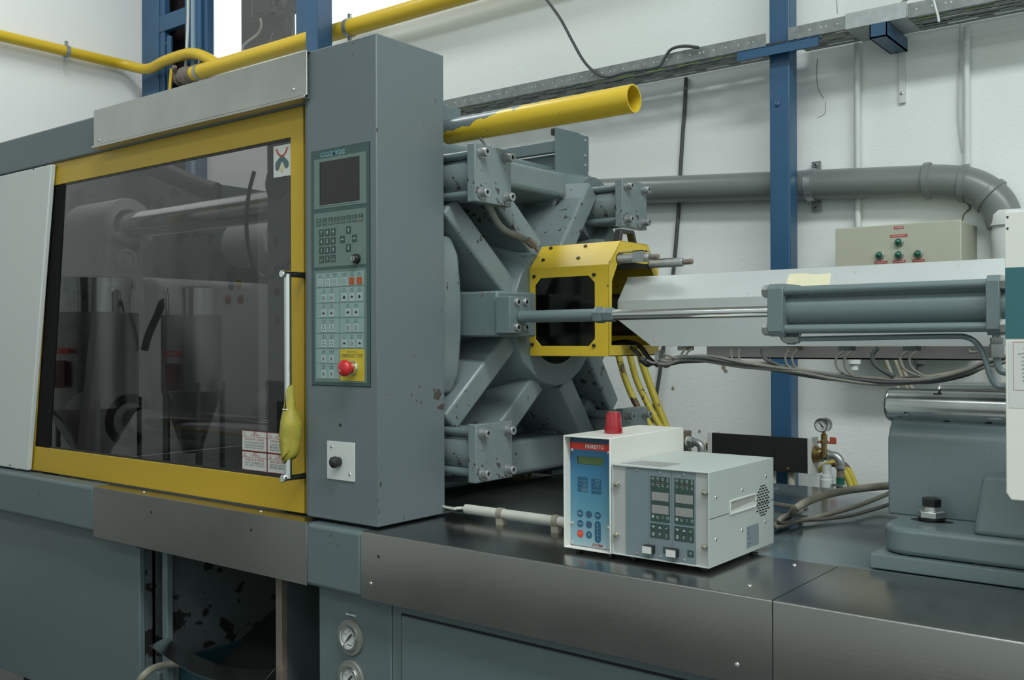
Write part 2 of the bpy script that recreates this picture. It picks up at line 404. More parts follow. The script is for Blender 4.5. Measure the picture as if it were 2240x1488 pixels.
# hairline cracks and stains in the plaster
b = MB()
for pts in ([(1788, 128), (1786, 160), (1790, 195), (1802, 216)], [(1806, 222), (1804, 248), (1788, 258)], [(1830, 0), (1832, 30)]):
    b.tube([at(x, y, Y=YW-.0005) for x, y in pts], .0012, 5)
b.tube([at(x, y, Y=YW-.001) for x, y in ((2112, 440), (2122, 455), (2108, 470), (2104, 490))], [.0035, .005, .003, .002], 6)
for x, y, r in ((1582, 802, .014), (1587, 812, .010), (1472, 850, .008), (1530, 944, .007)):
    p = at(x, y, Y=YW-.0006); b.fpoly(FRONT(YW-.0006), [(p.x+r*random.uniform(.5, 1.1)*math.cos(a), p.z+r*random.uniform(.6, 1.4)*math.sin(a)) for a in [i*PI/5 for i in range(10)]], 0, .0006)
b.build('wall_stain', mat('plaster_stain', (.26, .25, .19), .9), wb)
# window
b = MB(); F = FRONT(YW+.02)
b.plate(F, rect(WX0, WX1, WZ0, WZ1), [rect(WX0+.035, -4.43, WZ0+.012, WZ1-.04), rect(-4.38, WX1-.04, WZ0+.012, WZ1-.04)], 0, .05)
win = struct('window_1', b, M_blued, bevel=.003)
MB().box(WX0+.03, WX1-.03, YW-.002, YW+.002, WZ0+.01, WZ1-.03).build('pane', M_glass, win)
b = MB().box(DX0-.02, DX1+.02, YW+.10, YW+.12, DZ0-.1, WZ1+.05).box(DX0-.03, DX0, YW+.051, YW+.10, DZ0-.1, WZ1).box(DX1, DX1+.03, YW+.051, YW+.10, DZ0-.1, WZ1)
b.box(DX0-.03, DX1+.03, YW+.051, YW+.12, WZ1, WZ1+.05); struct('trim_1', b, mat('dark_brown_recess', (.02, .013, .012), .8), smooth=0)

# ================================================================== wall services
# blue frame in the corner
t = thing('corner_ladder', (-5.9, 3.72, 2.4), 'blue painted steel ladder-like frame in the corner beside the bright window', 'frame')
a = at(310, 100, Y=3.70).x; e = at(346, 100, Y=3.70).x
MB().box(a, e, 3.70, YW, 2.3, 4.4).build('upright', M_blue, t, bevel=.004)
a2 = at(404, 100, Y=3.70).x; e2 = at(438, 100, Y=3.70).x
MB().box(a2, e2, 3.70, YW, 2.3, 4.4).build('upright', M_blue, t, bevel=.004)
MB().box(e, e+.06, 3.71, YW, 2.3, 4.4).build('angle_bar', M_blue, t, bevel=.002)
p = at(345, 20, Y=3.705); q = at(345, 62, Y=3.705)
MB().box(e, a2, 3.705, 3.742, at(375, 62, Y=3.705).z, at(375, 26, Y=3.705).z).build('cross_bar', M_blue, t, bevel=.003)
MB().box(a2+.09, a2+.12, 3.685, 3.70, 2.3, 4.4).build('sealing_strip', mat('pale_blue_edge', (.25, .36, .45), .4), t)
b = MB(); c = at(372, 150, Y=3.725); b.tube([(c.x, 3.725, 2.4), (c.x, 3.725, at(372, 112, Y=3.725).z), (c.x-.012, 3.73, at(366, 97, Y=3.725).z), (c.x-.05, 3.735, at(366, 97, Y=3.725).z)], .020, 12)
tag(b.build('water_pipe', M_blue), 'thin blue pipe with a bent top standing inside the blue corner frame', 'pipe')
b = MB(); b.tube([at(x, y, Y=3.686) for x, y in ((412, -20), (411, 60), (408, 120), (403, 200))], .010, 8)
tag(b.build('white_cable', M_pvcw), 'thin white cable hanging straight down past the blue corner frame', 'cable')

# yellow gas pipes
t = thing('gas_pipe', (XL+.05, 2.6, 3.42), 'long yellow gas pipe from the left wall round the corner into the thicker pipe', 'pipe')
lp = [(XL+.07, 1.6, 3.427), (XL+.07, 2.5, 3.427), (XL+.07, 3.6, 3.427)]
P = [at(x, y, Y=3.635) for x, y in ((303, 155), (322, 151), (360, 134), (400, 120), (425, 117), (450, 125), (478, 140), (492, 141))]
b = MB(); b.tube([lp[0], lp[1], (XL+.07, 3.30, 3.427), (XL+.075, 3.56, 3.427)]+P[1:], .034, 14); b.build('pipe_run', M_ytube, t)
def clamp(parent, p, d, r, up=1, wall=None):
    b = MB(); d = Vector(d); b.pipe(Vector(p)-d*.012, Vector(p)+d*.012, r+.006, r, 24)
    b.box(p[0]-.008, p[0]+.008, p[1]-.008, p[1]+.008, p[2]+r, p[2]+r+.03); b.box(p[0]-.008, p[0]+.008, p[1]-.008, p[1]+.008, p[2]-r-.03, p[2]-r)
    return b.build('pipe_clamp', M_galvfit, parent)
clamp(t, (XL+.07, at(145, 118, X=XL+.07).y, 3.427), (0, 1, 0), .034)
# back wall straight pipe
za = at(480, 143, Y=3.635); zb = at(1000, -6, Y=3.635); zc = (za.z+zb.z)/2
t = thing('gas_pipe', (-4.6, 3.635, zc), 'thicker straight yellow gas pipe under the window with a grey end valve', 'pipe')
xs = at(424, 157, Y=3.635).x
MB().cyl((xs, 3.635, zc), (-2.2, 3.635, zc), .046, n=24).build('pipe_run', M_ytube, t)
for x in (at(437, 155, Y=3.635).x, at(765, 55, Y=3.635).x): clamp(t, (x, 3.635, zc), (1, 0, 0), .046)
b = MB(); b.lathe((xs, 3.635, zc), (-1, 0, 0), [(0, .05), (.05, .05), (.055, .058), (.10, .058), (.11, .04), (.15, .04), (.152, .05), (.17, .05)], 12)
b.hexn((xs-.14, 3.595, zc+.05), (0, -1, 0), .02, .02); b.build('valve_body', M_rust, t)
b = MB().fbox(Frame((xs-.16, 3.575, zc+.04), (1, 0, 0), (-.15, 0, -1)), -.012, .012, -.01, .2, 0, .006); b.build('valve_lever', M_ytube, t)

# fan unit and dark bracket seen in front of the window
t = thing('extractor_fan', (-4.95, 3.85, 3.9), 'dark extractor fan with wire guard in front of the window left of the blue post', 'fan')
x0, x1 = at(528, 60, Y=3.93).x, at(585, 60, Y=3.93).x
MB().box(x0, at(640, 60, Y=3.93).x, 3.93, 3.95, 3.36, 4.28).build('backing_plate', M_fan, t)
fc = at(598, 30, Y=3.80); fc.x -= .13; fc.z += .06
MB().box(at(548, 0, Y=3.80).x, at(592, 0, Y=3.80).x, 3.80, 3.92, at(560, 34, Y=3.8).z, 4.25).build('motor_box', M_black, t, bevel=.01)
b = MB()
for i in range(16): b.tube([(fc.x+.13+(.02+i*.012)*math.cos(a), 3.80, fc.z-.06+(.02+i*.012)*math.sin(a)) for a in [k*2*PI/28 for k in range(29)]], .0014, 4, smooth=False)
for k in range(8):
    an = k*PI/4; b.tube([(fc.x+.13+.02*math.cos(an), 3.80, fc.z-.06+.02*math.sin(an)), (fc.x+.13+.21*math.cos(an), 3.80, fc.z-.06+.21*math.sin(an))], .002, 4)
tag(b.build('wire_guard', mat('brownish_wire', (.05, .042, .036), .5, .3), t))
for k in range(5):
    an = k*2*PI/5+.3; c = Vector((fc.x+.13, 3.86, fc.z-.06)); d = Vector((math.cos(an), 0, math.sin(an))); n = Vector((-math.sin(an), 0, math.cos(an)))
    MB().add([c+d*.04-n*.02, c+d*.18-n*.06+Vector((0, .03, 0)), c+d*.18+n*.04-Vector((0, .03, 0)), c+d*.04+n*.03, c+d*.04-n*.02+Vector((0, .006, 0)), c+d*.18-n*.06+Vector((0, .036, 0)), c+d*.18+n*.04-Vector((0, .024, 0)), c+d*.04+n*.03+Vector((0, .006, 0))],
             [(0, 1, 2, 3), (7, 6, 5, 4), (0, 4, 5, 1), (1, 5, 6, 2), (2, 6, 7, 3), (3, 7, 4, 0)]).build('blade', M_fan, t)
b = MB().tube([at(x, y, Y=3.79) for x, y in ((570, 40), (572, 58), (563, 75), (545, 88), (532, 100), (530, 112))], .007, 8); b.build('lead', M_beige, t)

# posts
def post(x0, x1, y0, y1, label):
    t = thing('steel_post', ((x0+x1)/2, (y0+y1)/2, 0), label, 'post', 'blue steel posts')
    MB().box(x0, x1, y0, y1, 0, ZC-.01).build('hollow_section', M_blue, t, bevel=.006, seg=3)
    MB().box(x0-.06, x1+.06, y0-.06, y1+.04, 0, .012).build('foot_plate', M_blue, t); return t
YP = 3.545
pr = post(at(1683.5, 400, Y=YP).x, at(1728, 400, Y=YP).x, YP, YP+.075, 'blue steel post on the right, crossing the grey drain pipe')
pl = post(at(668, 50, Y=3.45).x, at(693, 50, Y=3.45).x, 3.45, 3.56, 'blue steel post in front of the window, rising behind the grey console')
bl = MB(); s0 = at(656, 40, Y=3.69)
t = tag(MB().box(at(641, 50, Y=3.66).x, at(664, 50, Y=3.66).x, 3.68, 3.73, 3.33, 4.3).build('window_stay', M_blue, bevel=.003), 'narrow blue upright against the window, just left of the thicker post', 'post')
c = at(1700, 228, Y=YP); screw(pr, (c.x, YP, c.z), (0, -1, 0), .012, M_blued, 'plug')

# cable tray: three lengths
def tray(x0, x1, y0, y1, z0, h, label, plain=False):
    t = thing('cable_tray', ((x0+x1)/2, y0, z0), label, 'cable tray', 'cable tray lengths on the wall')
    b = MB(); th = .0015
    if plain:
        b.box(x0, x1, y0-.002, y0+th, z0-.002, z0+h+.002); b.build('side_flange', M_galv2, t)
        MB().box(x0, x1, y0, y1, z0-.002, z0).build('tray_base', M_galv2, t)
        return t
    F = FRONT(y0+th)
    holes = []; x = x0+.03; k = 0
    while x < x1-.03:
        for dx in ((-.009, .009) if k % 4 == 2 else (0,)): holes.append(circ(x+dx, z0+h*.52, .0032, 6))
        x += .052; k += 1
    b.plate(F, rect(x0, x1, z0, z0+h), holes, 0, th); b.build('side_flange', M_galv, t)
    b = MB(); b.box(x0, x1, y1-th, y1, z0, z0+h); b.build('side_flange', M_galv, t)
    # base: bands with oblong slots between them, staggered
    b = MB(); n = 4; bw = (y1-y0)/(2*n+1)
    for i in range(2*n+1):
        ya, yb_ = y0+i*bw, y0+(i+1)*bw
        if i % 2 == 0: b.box(x0, x1, ya, yb_, z0-th, z0); continue
        ya -= bw*.3
        x = x0; ph = .075 if (i//2) % 2 else 0.
        x = x0+ph+.02; b.box(x0, x, ya, yb_, z0-th, z0)
        while x < x1:
            sl = min(x+.10, x1); nx = min(sl+.05, x1)
            if nx > sl: b.box(sl, nx, ya, yb_, z0-th, z0)
            x = nx
            if nx >= x1: break
    b.build('tray_base', M_galv, t); return t
TY0, TY1 = 3.52, 3.70
tz = at(1670, 101, Y=TY0).z
def fx(x, Y=TY0): return at(x, 60, Y=Y).x
tray(-3.6, fx(1675), TY0, TY1, tz, .047, 'long perforated cable tray running from behind the console to the blue post')
tray(fx(1724), fx(1984), TY0, TY1, tz+.004, .046, 'short perforated cable tray between the blue post and the bright joint cover')
tray(fx(1850), fx(1984), TY0-.004, TY1+.003, tz+.001, .052, 'plain bright sheet cover over the joint of the cable trays', plain=True)
tray(fx(1985), .4, TY0, TY1, tz-.001, .048, 'perforated cable tray leaving the photo at the top right corner')
# cables lying in the trays
for k in range(6):
    y = TY0+.03+k*.024; z = tz+.008
    b = MB(); b.tube([(-3.5+i*.43, y+random.uniform(-.008, .008), z+.004*random.random()) for i in range(10)], .005, 6)
    mt = [M_cable, M_beige, mat('yellow_green_wire', (.25, .4, .04), .5), M_cable, M_beige, M_cable][k]
    tag(b.build('tray_cable', mt), ['front', 'second', 'third', 'fourth', 'fifth', 'rear'][k]+[' dark', ' beige', ' yellow-green', ' dark', ' beige', ' dark'][k]+' cable lying in the perforated wall tray', 'cable', 'cables in the wall tray')
# bracket on the post and wall bracket
t = thing('tray_bracket', (at(1700, 110, Y=3.5).x, 3.5, tz), 'blue angle iron across the right post, carrying the cable trays', 'bracket')
xa, xb_ = at(1613, 120, Y=3.5).x, at(1790, 95, Y=3.5).x; zt = at(1700, 103, Y=3.5).z
MB().box(xa, xb_, 3.497, 3.502, zt-.025, zt+.01).build('face', M_blue, t)
MB().box(xa, xb_, 3.497, 3.543, zt+.008, zt+.012).build('flange', M_blue, t)
t = thing('wall_bracket', (-1.08, 3.73, 2.6), 'blue channel bracket under the joint cover with a pale strap down the wall', 'bracket')
xc = at(1925, 70, Y=3.52).x; zc2 = tz-.006
MB().box(xc-.03, xc+.03, 3.50, YW-.01, zc2-.05, zc2-.045).box(xc-.03, xc-.026, 3.50, YW-.01, zc2-.05, zc2).box(xc+.026, xc+.03, 3.50, YW-.01, zc2-.05, zc2).box(xc-.03, xc+.03, 3.50, 3.503, zc2-.05, zc2).build('channel', M_blued, t)
xs_ = at(1974, 180, Y=YW-.01).x
MB().box(xs_-.012, xs_+.010, YW-.012, YW, at(1974, 225, Y=YW-.01).z, zc2).build('strap', M_pvcw, t)
screw(t, (xs_-.002, YW-.012, at(1971, 205, Y=YW-.01).z), (0, -1, 0), .007)

# thin vertical conduits on the wall
for x, y0, y1, lab in ((1875, 95, 500, 'white vertical conduit right of the blue post, ending at the cream box'), (2114, 60, 360, 'white vertical conduit on the wall above the drain pipe elbow')):
    a = at(x, y0, Y=YW-.025)
    b = MB(); top = at(x, y0, Y=YW-.025).z; bot = at(x, y1, Y=YW-.025).z
    b.cyl((a.x, YW-.025, bot), (a.x, YW-.025, top), .0115, n=16)
    tag(b.build('wall_conduit', M_pvcw), lab, 'conduit')
b = MB().tube([at(x, y, Y=YW-.01) for x, y in ((2100, 40), (2098, 130), (2096, 250), (2104, 330))], .0025, 6)
tag(b.build('thin_cable', M_lab), 'very thin pale cable running down beside the right wall conduit', 'cable')

# grey drain pipe
t = thing('drain_pipe', (-1.2, 3.7, 2.2), 'thick grey plastic drain pipe along the back wall, bending down at the right', 'pipe')
YD = 3.690
a = at(1330, 419, Y=YD); bnd = at(2030, 396, Y=YD)
sl = (bnd.z-a.z)/(bnd.x-a.x); x_l = -3.0
MB().cyl((x_l, YD, a.z+sl*(x_l-a.x)), bnd, .057, n=32).build('pipe_run', M_pvc, t)
b = MB(); P = [at(x, y, Y=YD) for x, y in ((2022, 396), (2075, 398), (2120, 404), (2158, 422), (2185, 450), (2200, 490))]
b.tube(P, .060, 24, seg=5); b.build('elbow', M_pvc, t)
for i, (x, y, dx, dy) in enumerate(((2030, 396, 1, 0), (2108, 402, 1, .12), (2165, 428, .75, .7))):
    p = at(x, y, Y=YD); d = Vector((dx, 0, -dy)).normalized()
    MB().lathe(p-d*.012, d, [(0, .06), (.004, .067), (.022, .067), (.026, .06)], 28, cap=False).build('socket_ring', M_pvc, t)
c = at(1776, 405, Y=YD); b = MB().pipe((c.x-.014, YD, c.z), (c.x+.014, YD, c.z), .063, .057, 32)
b.box(c.x-.018, c.x+.018, YD+.045, YD+.05, c.z+.055, c.z+.098).box(c.x-.018, c.x+.018, YD+.045, YD+.05, c.z-.098, c.z-.055)
b.bolt((c.x, YD+.045, c.z+.083), (0, -1, 0), .008, .01).bolt((c.x, YD+.045, c.z-.083), (0, -1, 0), .008, .01)
b.build('pipe_clip', M_galvfit, t)
b = MB(); p = at(2212, 462, Y=YD)
b.lathe((p.x, YD, p.z), (0, 0, -1), [(0, .066), (.012, .072), (.05, .072), (.055, .062), (.9, .062)], 28)
tag(b.build('white_downpipe', M_pvcw), 'white plastic downpipe at the right edge, receiving the grey drain elbow', 'pipe')

# cream control box on the wall with four green lamps
YC = 3.52
p0 = at(1828, 500, Y=YC); p1 = at(2101, 483, Y=YC); zt = (p0.z+p1.z)/2
t = thing('wall_enclosure', ((p0.x+p1.x)/2, 3.79, zt-.4), 'cream electrical enclosure on the wall with four green lamps and red labels', 'enclosure')
MB().box(p0.x, p1.x, YC+.02, YW, zt-.45, zt).build('body', M_box, t, bevel=.004)
MB().box(p0.x-.002, p1.x+.002, YC, YC+.018, zt-.45, zt+.002).build('door', M_box, t, bevel=.003)
for x, y in ((1967, 530), (1925, 559), (1967, 558), (2009, 556)):
    c = at(x, y, Y=YC)
    l = MB().lathe((c.x, YC, c.z), (0, -1, 0), [(0, .0155), (.006, .0155), (.009, .0125), (.012, .0125)], 24, mt=M_galvfit).build('indicator_lamp', M_galvfit, t)
    MB().dome((c.x, YC-.011, c.z), (0, -1, 0), .0118, .012, 20).build('lens', M_green, l)
for i, (x, y, wd) in enumerate(((1966, 498, .032), (1966, 516, .058), (1927, 574, .044), (1967, 572, .042), (2009, 570, .040))):
    c = at(x, y, Y=YC); b = MB(); b.fbox(FRONT(YC), c.x-wd/2, c.x+wd/2, c.z-.0046, c.z+.0046, 0, .001, M_red)
    b.text(FRONT(YC), ['停机报警', '液压站电源指示灯', '油泵启动', '加热电源', '冷却水泵'][i], c.x, c.z, .0055, M_winkt, w=wd*.82, c=.0014)
    b.build('label_plate', M_red, t)

# black hanging cables on the wall
b = MB(); b.tube([at(x, y, Y=3.50) for x, y in ((1190, -8), (1225, 40), (1252, 90), (1276, 132), (1300, 157), (1328, 168), (1370, 158), (1436, 147), (1452, 130), (1468, 108), (1496, 101), (1528, 104))], .0065, 8)
tag(b.build('drooping_cable', M_cable), 'dark grey cable drooping from the top edge over the long cable tray', 'cable')
b = MB(); b.tube([at(x, y, Y=3.74) for x, y in ((1501, 170), (1498, 230), (1493, 300), (1488, 385), (1485, 450), (1478, 540), (1468, 640), (1450, 770), (1438, 850), (1425, 930), (1420, 1000))], .0085, 8)
tag(b.build('hanging_cable', M_cable), 'dark grey cable hanging down the wall from the tray behind the barrel', 'cable')
b = MB(); b.tube([at(x, y, Y=3.6) for x, y in ((1966, 14), (1978, 2), (1996, -10))], .006, 8)
tag(b.build('tray_tail_cable', M_beige), 'short beige cable rising from the tray at the top right', 'cable')
b = MB(); b.tube([at(x, y, Y=3.50) for x, y in ((2041, -5), (2047, 18), (2052, 35), (2054, 48))], .004, 8)
tag(b.build('tray_tie', M_pvcw), 'pale thin tie looped over the cable tray at the top right', 'cable')

# ================================================================== the machine: bed and guards
YF, YB, ZB = 1.684, 1.650, 1.100
BACK = 3.03
# ---- bed of the injection side: grey painted top, front cabinet
t = thing('machine_bed', (-.6, 2.3, 0), 'grey green machine bed with painted top and lower cabinet doors, right half', 'machine base')
b = M2(M_top); b.box(-1.99, .6, YB+.02, BACK, ZB-.03, ZB-.003); b.build('bed_top', M_top, t, bevel=.002)
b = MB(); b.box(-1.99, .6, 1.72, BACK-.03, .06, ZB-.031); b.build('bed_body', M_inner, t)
b = MB(); b.box(-1.992, at(789, 1200, Y=YB).x-.001, YB+.001, 1.74, .937, ZB-.0035); b.build('front_fascia', M_paint, t, bevel=.010, seg=3)
zf = .937
b = MB(); b.box(at(790, 1200, Y=YB).x+.002, .6, YB+.006, 1.74, zf+.003, ZB-.032); b.build('front_rail', M_paint, t)
# gauge cabinet and door panel below
gx0, gx1 = at(698, 1340, Y=1.69).x, at(857, 1380, Y=1.69).x
MB().box(gx0, gx1-.002, 1.69, 1.75, .06, zf+.001).build('gauge_panel', M_paint, t, bevel=.003)
MB().box(gx1+.002, .6, 1.69, 1.75, .06, zf+.001).build('cabinet_front', M_paint, t, bevel=.002)
dx0 = at(879, 1344, Y=1.686).x; dz1 = at(879, 1346, Y=1.686).z
MB().box(dx0-.004, .56, 1.6885, 1.70, .1, dz1+.004).build('door_gap', M_dark, t)
MB().box(dx0, .55, 1.684, 1.70, .1, dz1).build('cabinet_door', M_paint, t, bevel=.003)
# label above the gauge
F = FRONT(1.69)
l0, l1 = at(757, 1343, Y=1.69), at(779, 1349, Y=1.69)
b = M2(M_lab); b.fbox(F, l0.x, l1.x, l1.z-.002, l0.z+.004, 0, .0008, M_bolt); b.fbox(F, l0.x+.001, l1.x-.001, l1.z-.001, l0.z+.003, 0, .001, M_lab)
b.text(F, '系统压力', (l0.x+l1.x)/2, (l0.z+l1.z)/2+.004, .0055, M_ink, w=.024, c=.0013); b.text(F, 'SYSTEM', (l0.x+l1.x)/2, (l0.z+l1.z)/2-.003, .0035, M_ink, w=.024, c=.0013)
b.build('gauge_label', M_lab, t)
# pressure gauges
def gauge(c, d, u, R, label, flange=True, needle=-2.4, grp='pressure gauges'):
    """dial gauge facing d"""
    d = Vector(d).normalized(); t = thing('pressure_gauge', c, label, 'gauge', grp)
    c = Vector(c); F = Frame(c, u, (0, 0, 1))
    if flange: MB().lathe(c, d, [(0, R*1.40), (.004, R*1.40), (.006, R*1.36), (.006, R*.9)], 40, cap=False).build('flange', M_flange, t)
    MB().lathe(c, d, [(0, R), (.010, R), (.014, R*.95), (.014, R*.84), (.008, R*.82)], 40, cap=False).build('bezel', M_chrome, t)
    f = M2(M_dial); f.lathe(c, d, [(.0, R*.86), (.006, R*.86)], 36, M_dial)
    for k in range(21):
        an = math.radians(225-270*k/20); r1 = R*.74; r0_ = R*(.62 if k % 5 == 0 else .68)
        p = Vector((math.cos(an), math.sin(an))); q = Vector((-p.y, p.x))*.0005
        f.fpoly(F, [tuple(p*r0_-q), tuple(p*r1-q), tuple(p*r1+q), tuple(p*r0_+q)], .006, .0064, M_ink)
    for k in range(5):
        an = math.radians(225-270*k/4); f.text(F, str(k*50), R*.5*math.cos(an), R*.5*math.sin(an), R*.10, M_ink, c=.0065)
    f.text(F, 'kg/cm', 0, -R*.25, R*.09, M_ink, c=.0065)
    f.fbox(F, -R*.28, R*.28, -R*.62, -R*.55, .006, .0065, M_ink)
    dial = f.build('dial', M_dial, t)
    p = Vector((math.cos(needle), math.sin(needle))); q = Vector((-p.y, p.x))
    MB().fpoly(F, [tuple(-p*R*.45-q*R*.05), tuple(-p*R*.1-q*R*.07), tuple(p*R*.7-q*R*.012), tuple(p*R*.7+q*R*.012), tuple(-p*R*.1+q*R*.07), tuple(-p*R*.45+q*R*.05)], .0075, .0085).cyl(c+d*.006, c+d*.010, R*.06, n=12).build('needle', M_ink, t)
    return t
c1 = at(768, 1394, Y=1.69); c2 = at(769, 1484, Y=1.69)
gauge((c1.x, 1.69, c1.z), (0, -1, 0), (1, 0, 0), .0325, 'upper round pressure gauge in the grey cabinet below the console', needle=-2.35)
gauge((c2.x, 1.69, c2.z), (0, -1, 0), (1, 0, 0), .0325, 'lower round pressure gauge, cut by the bottom edge of the photo', needle=-2.35)

# ---- stainless cover strips on the bed edge
def cover(x0, x1, y1, label, zs, holes=()):
    t = thing('cover_strip', (x0, YB, ZB), label, 'metal cover', 'folded stainless covers')
    b = MB(); r = .004; th = .0015
    prof = [(YB, zf), (YB, ZB-r)]+[(YB+r-r*math.cos(a), ZB-r+r*math.sin(a)) for a in (PI/8, PI/4, 3*PI/8, PI/2)]+[(y1, ZB)]
    n = len(prof); v = []
    for x in (x0, x1): v += [(x, y, z) for y, z in prof]+[(x, y+(th if i < 2 else th*.7), z-(0 if i < 2 else th)) for i, (y, z) in enumerate(prof)]
    m_ = 2*n; fs = []
    for i in range(n-1):
        fs.append((i, m_+i, m_+i+1, i+1)); fs.append((n+i, n+i+1, m_+n+i+1, m_+n+i))
        fs.append((i, i+1, n+i+1, n+i)); fs.append((m_+i, m_+n+i, m_+n+i+1, m_+i+1))
    fs.append((0, n, m_+n, m_)); fs.append((n-1, m_+n-1, m_+2*n-1, 2*n-1))
    b.add(v, fs); b.build('folded_sheet', M_steelv, t, smooth=30)
    for p in holes:
        if p[2] == 's': screw(t, (p[0], YB, p[1]), (0, -1, 0), .005)
        elif p[2] == 'h': MB().cyl((p[0], YB-.0004, p[1]), (p[0], YB+.0003, p[1]), .004, n=14).build('screw_hole', M_dark, t)
        else: screw(t, (p[0], p[1], ZB), (0, 0, 1), .005)
    return t
def fp(x, y): q = at(x, y, Y=YB); return (q.x, q.z)
xm = at(1690, 1320, Y=YB).x
xl = at(790, 1200, Y=YB).x
cover(xl, xm-.001, 1.98, 'folded stainless cover along the bed edge under the two white controllers', 0,
      [fp(828, 1218)+('h',), fp(811, 1277)+('s',), fp(1612, 1455)+('s',), (at(1738, 1236, Z=ZB).x, at(1738, 1236, Z=ZB).y, 't'), (at(1640, 1281, Z=ZB).x, at(1640, 1281, Z=ZB).y, 't')])
cover(xm+.001, .6, 1.985, 'folded stainless cover at the lower right corner, below the injection carriage', 0)
# stainless sheet further back, under the platen
t = tag(MB().box(-1.93, -1.25, 2.02, 2.95, ZB-.0025, ZB).build('bed_sheet', M_steel), 'dull steel sheet lying on the bed between platen and controllers', 'metal cover')

# ---- left clamping side
XE = -3.9
t = thing('clamping_unit', (-3.0, 1.7, 0), 'grey green base of the clamping side with an open discharge bay', 'machine base')
xs0 = at(205, 1100, Y=YB).x
px = at(305, 1300, Y=1.70).x
MB().box(XE, xs0-.001, YB, 1.72, .95, 1.098).build('front_fascia', M_paint, t, bevel=.012, seg=3)
MB().box(xs0+.001, -2.006, YB+.008, 1.72, .945, 1.096).build('rear_fascia', M_paint, t)
MB().box(XE, px, 1.70, 1.72, .35, .96).build('lower_panel', M_paint, t, bevel=.003)
MB().box(at(225, 1170, Y=1.69).x, px, 1.692, 1.70, .915, .936).build('hanging_flange', M_paint, t)
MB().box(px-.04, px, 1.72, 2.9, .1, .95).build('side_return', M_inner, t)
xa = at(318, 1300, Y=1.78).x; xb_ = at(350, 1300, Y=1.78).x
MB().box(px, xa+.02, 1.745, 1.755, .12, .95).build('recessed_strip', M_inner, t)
MB().box(xa, xb_, 1.78, 1.80, .12, .95).build('recessed_panel', M_paint, t)
MB().box(px, at(362, 1300, Y=1.74).x, 1.715, 1.86, .3, at(320, 1460, Y=1.72).z).build('foot_block', M_paint, t, bevel=.003)
for x0, x1, mt in ((355, 366, M_paint), (603, 616, M_rust)):
    a, e = at(x0, 1350, Y=1.72).x, at(x1, 1350, Y=1.72).x
    MB().box(a, e, 1.72, 1.74, .12, .95).build('upright_bar', mt, t, bevel=.001)
a = at(355, 1350, Y=1.72).x
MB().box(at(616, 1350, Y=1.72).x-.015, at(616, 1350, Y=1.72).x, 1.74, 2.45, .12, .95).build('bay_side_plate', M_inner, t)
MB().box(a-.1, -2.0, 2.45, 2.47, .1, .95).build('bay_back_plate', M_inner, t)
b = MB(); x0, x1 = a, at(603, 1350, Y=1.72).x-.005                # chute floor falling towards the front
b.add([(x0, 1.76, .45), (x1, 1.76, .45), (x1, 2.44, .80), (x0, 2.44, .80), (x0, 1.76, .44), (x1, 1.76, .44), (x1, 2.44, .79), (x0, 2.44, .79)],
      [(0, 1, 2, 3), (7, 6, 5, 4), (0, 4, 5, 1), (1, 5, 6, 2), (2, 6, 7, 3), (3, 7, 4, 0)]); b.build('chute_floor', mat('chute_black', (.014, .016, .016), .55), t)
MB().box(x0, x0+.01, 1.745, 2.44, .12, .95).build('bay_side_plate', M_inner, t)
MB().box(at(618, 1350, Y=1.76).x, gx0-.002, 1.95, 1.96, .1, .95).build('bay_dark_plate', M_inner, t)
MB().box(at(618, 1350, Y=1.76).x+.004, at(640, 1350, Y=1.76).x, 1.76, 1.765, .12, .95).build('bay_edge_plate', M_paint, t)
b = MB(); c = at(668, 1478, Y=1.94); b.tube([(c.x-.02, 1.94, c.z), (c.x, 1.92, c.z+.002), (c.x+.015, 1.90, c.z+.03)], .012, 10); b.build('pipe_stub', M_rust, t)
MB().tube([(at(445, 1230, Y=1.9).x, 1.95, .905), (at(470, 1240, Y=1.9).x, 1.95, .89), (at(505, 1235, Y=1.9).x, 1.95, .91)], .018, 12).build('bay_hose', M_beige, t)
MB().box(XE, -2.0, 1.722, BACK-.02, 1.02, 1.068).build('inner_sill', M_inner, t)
MB().box(XE, -2.0, BACK-.02, BACK, .06, 1.07).build('rear_skirt', M_paint, t)
for q in ((-3.8, -3.6, 1.8, 2.0, 0, .36), (-3.8, -3.6, 2.7, 2.9, 0, .36), (-2.3, -2.05, 1.98, 2.2, 0, .12), (-2.3, -2.05, 2.6, 2.8, 0, .12)): MB().box(*q).build('machine_foot', M_dark, t)

# stainless strip under the yellow door
t = thing('cover_strip', (xs0, YB, 1.1), 'folded stainless cover below the yellow sliding door', 'metal cover', 'folded stainless covers')
b = MB(); x1 = at(672, 1200, Y=YB).x
b.box(xs0, x1, YB-.001, YB+.0005, .937, 1.098); b.box(xs0, x1, YB-.001, 1.705, 1.0965, 1.0985); b.build('folded_sheet', M_steelv, t, bevel=.001)
for x, y in ((332, 1121), (550, 1160)):
    q = at(x, y, Y=YB); MB().cyl((q.x, YB-.0012, q.z), (q.x, YB, q.z), .0045, n=14).build('screw_hole', M_dark, t)
for x, y in ((312, 1066), (568, 1110)):
    q = at(x, y, Y=1.68); screw(t, (q.x, 1.685, 1.0985), (0, 0, 1), .005)

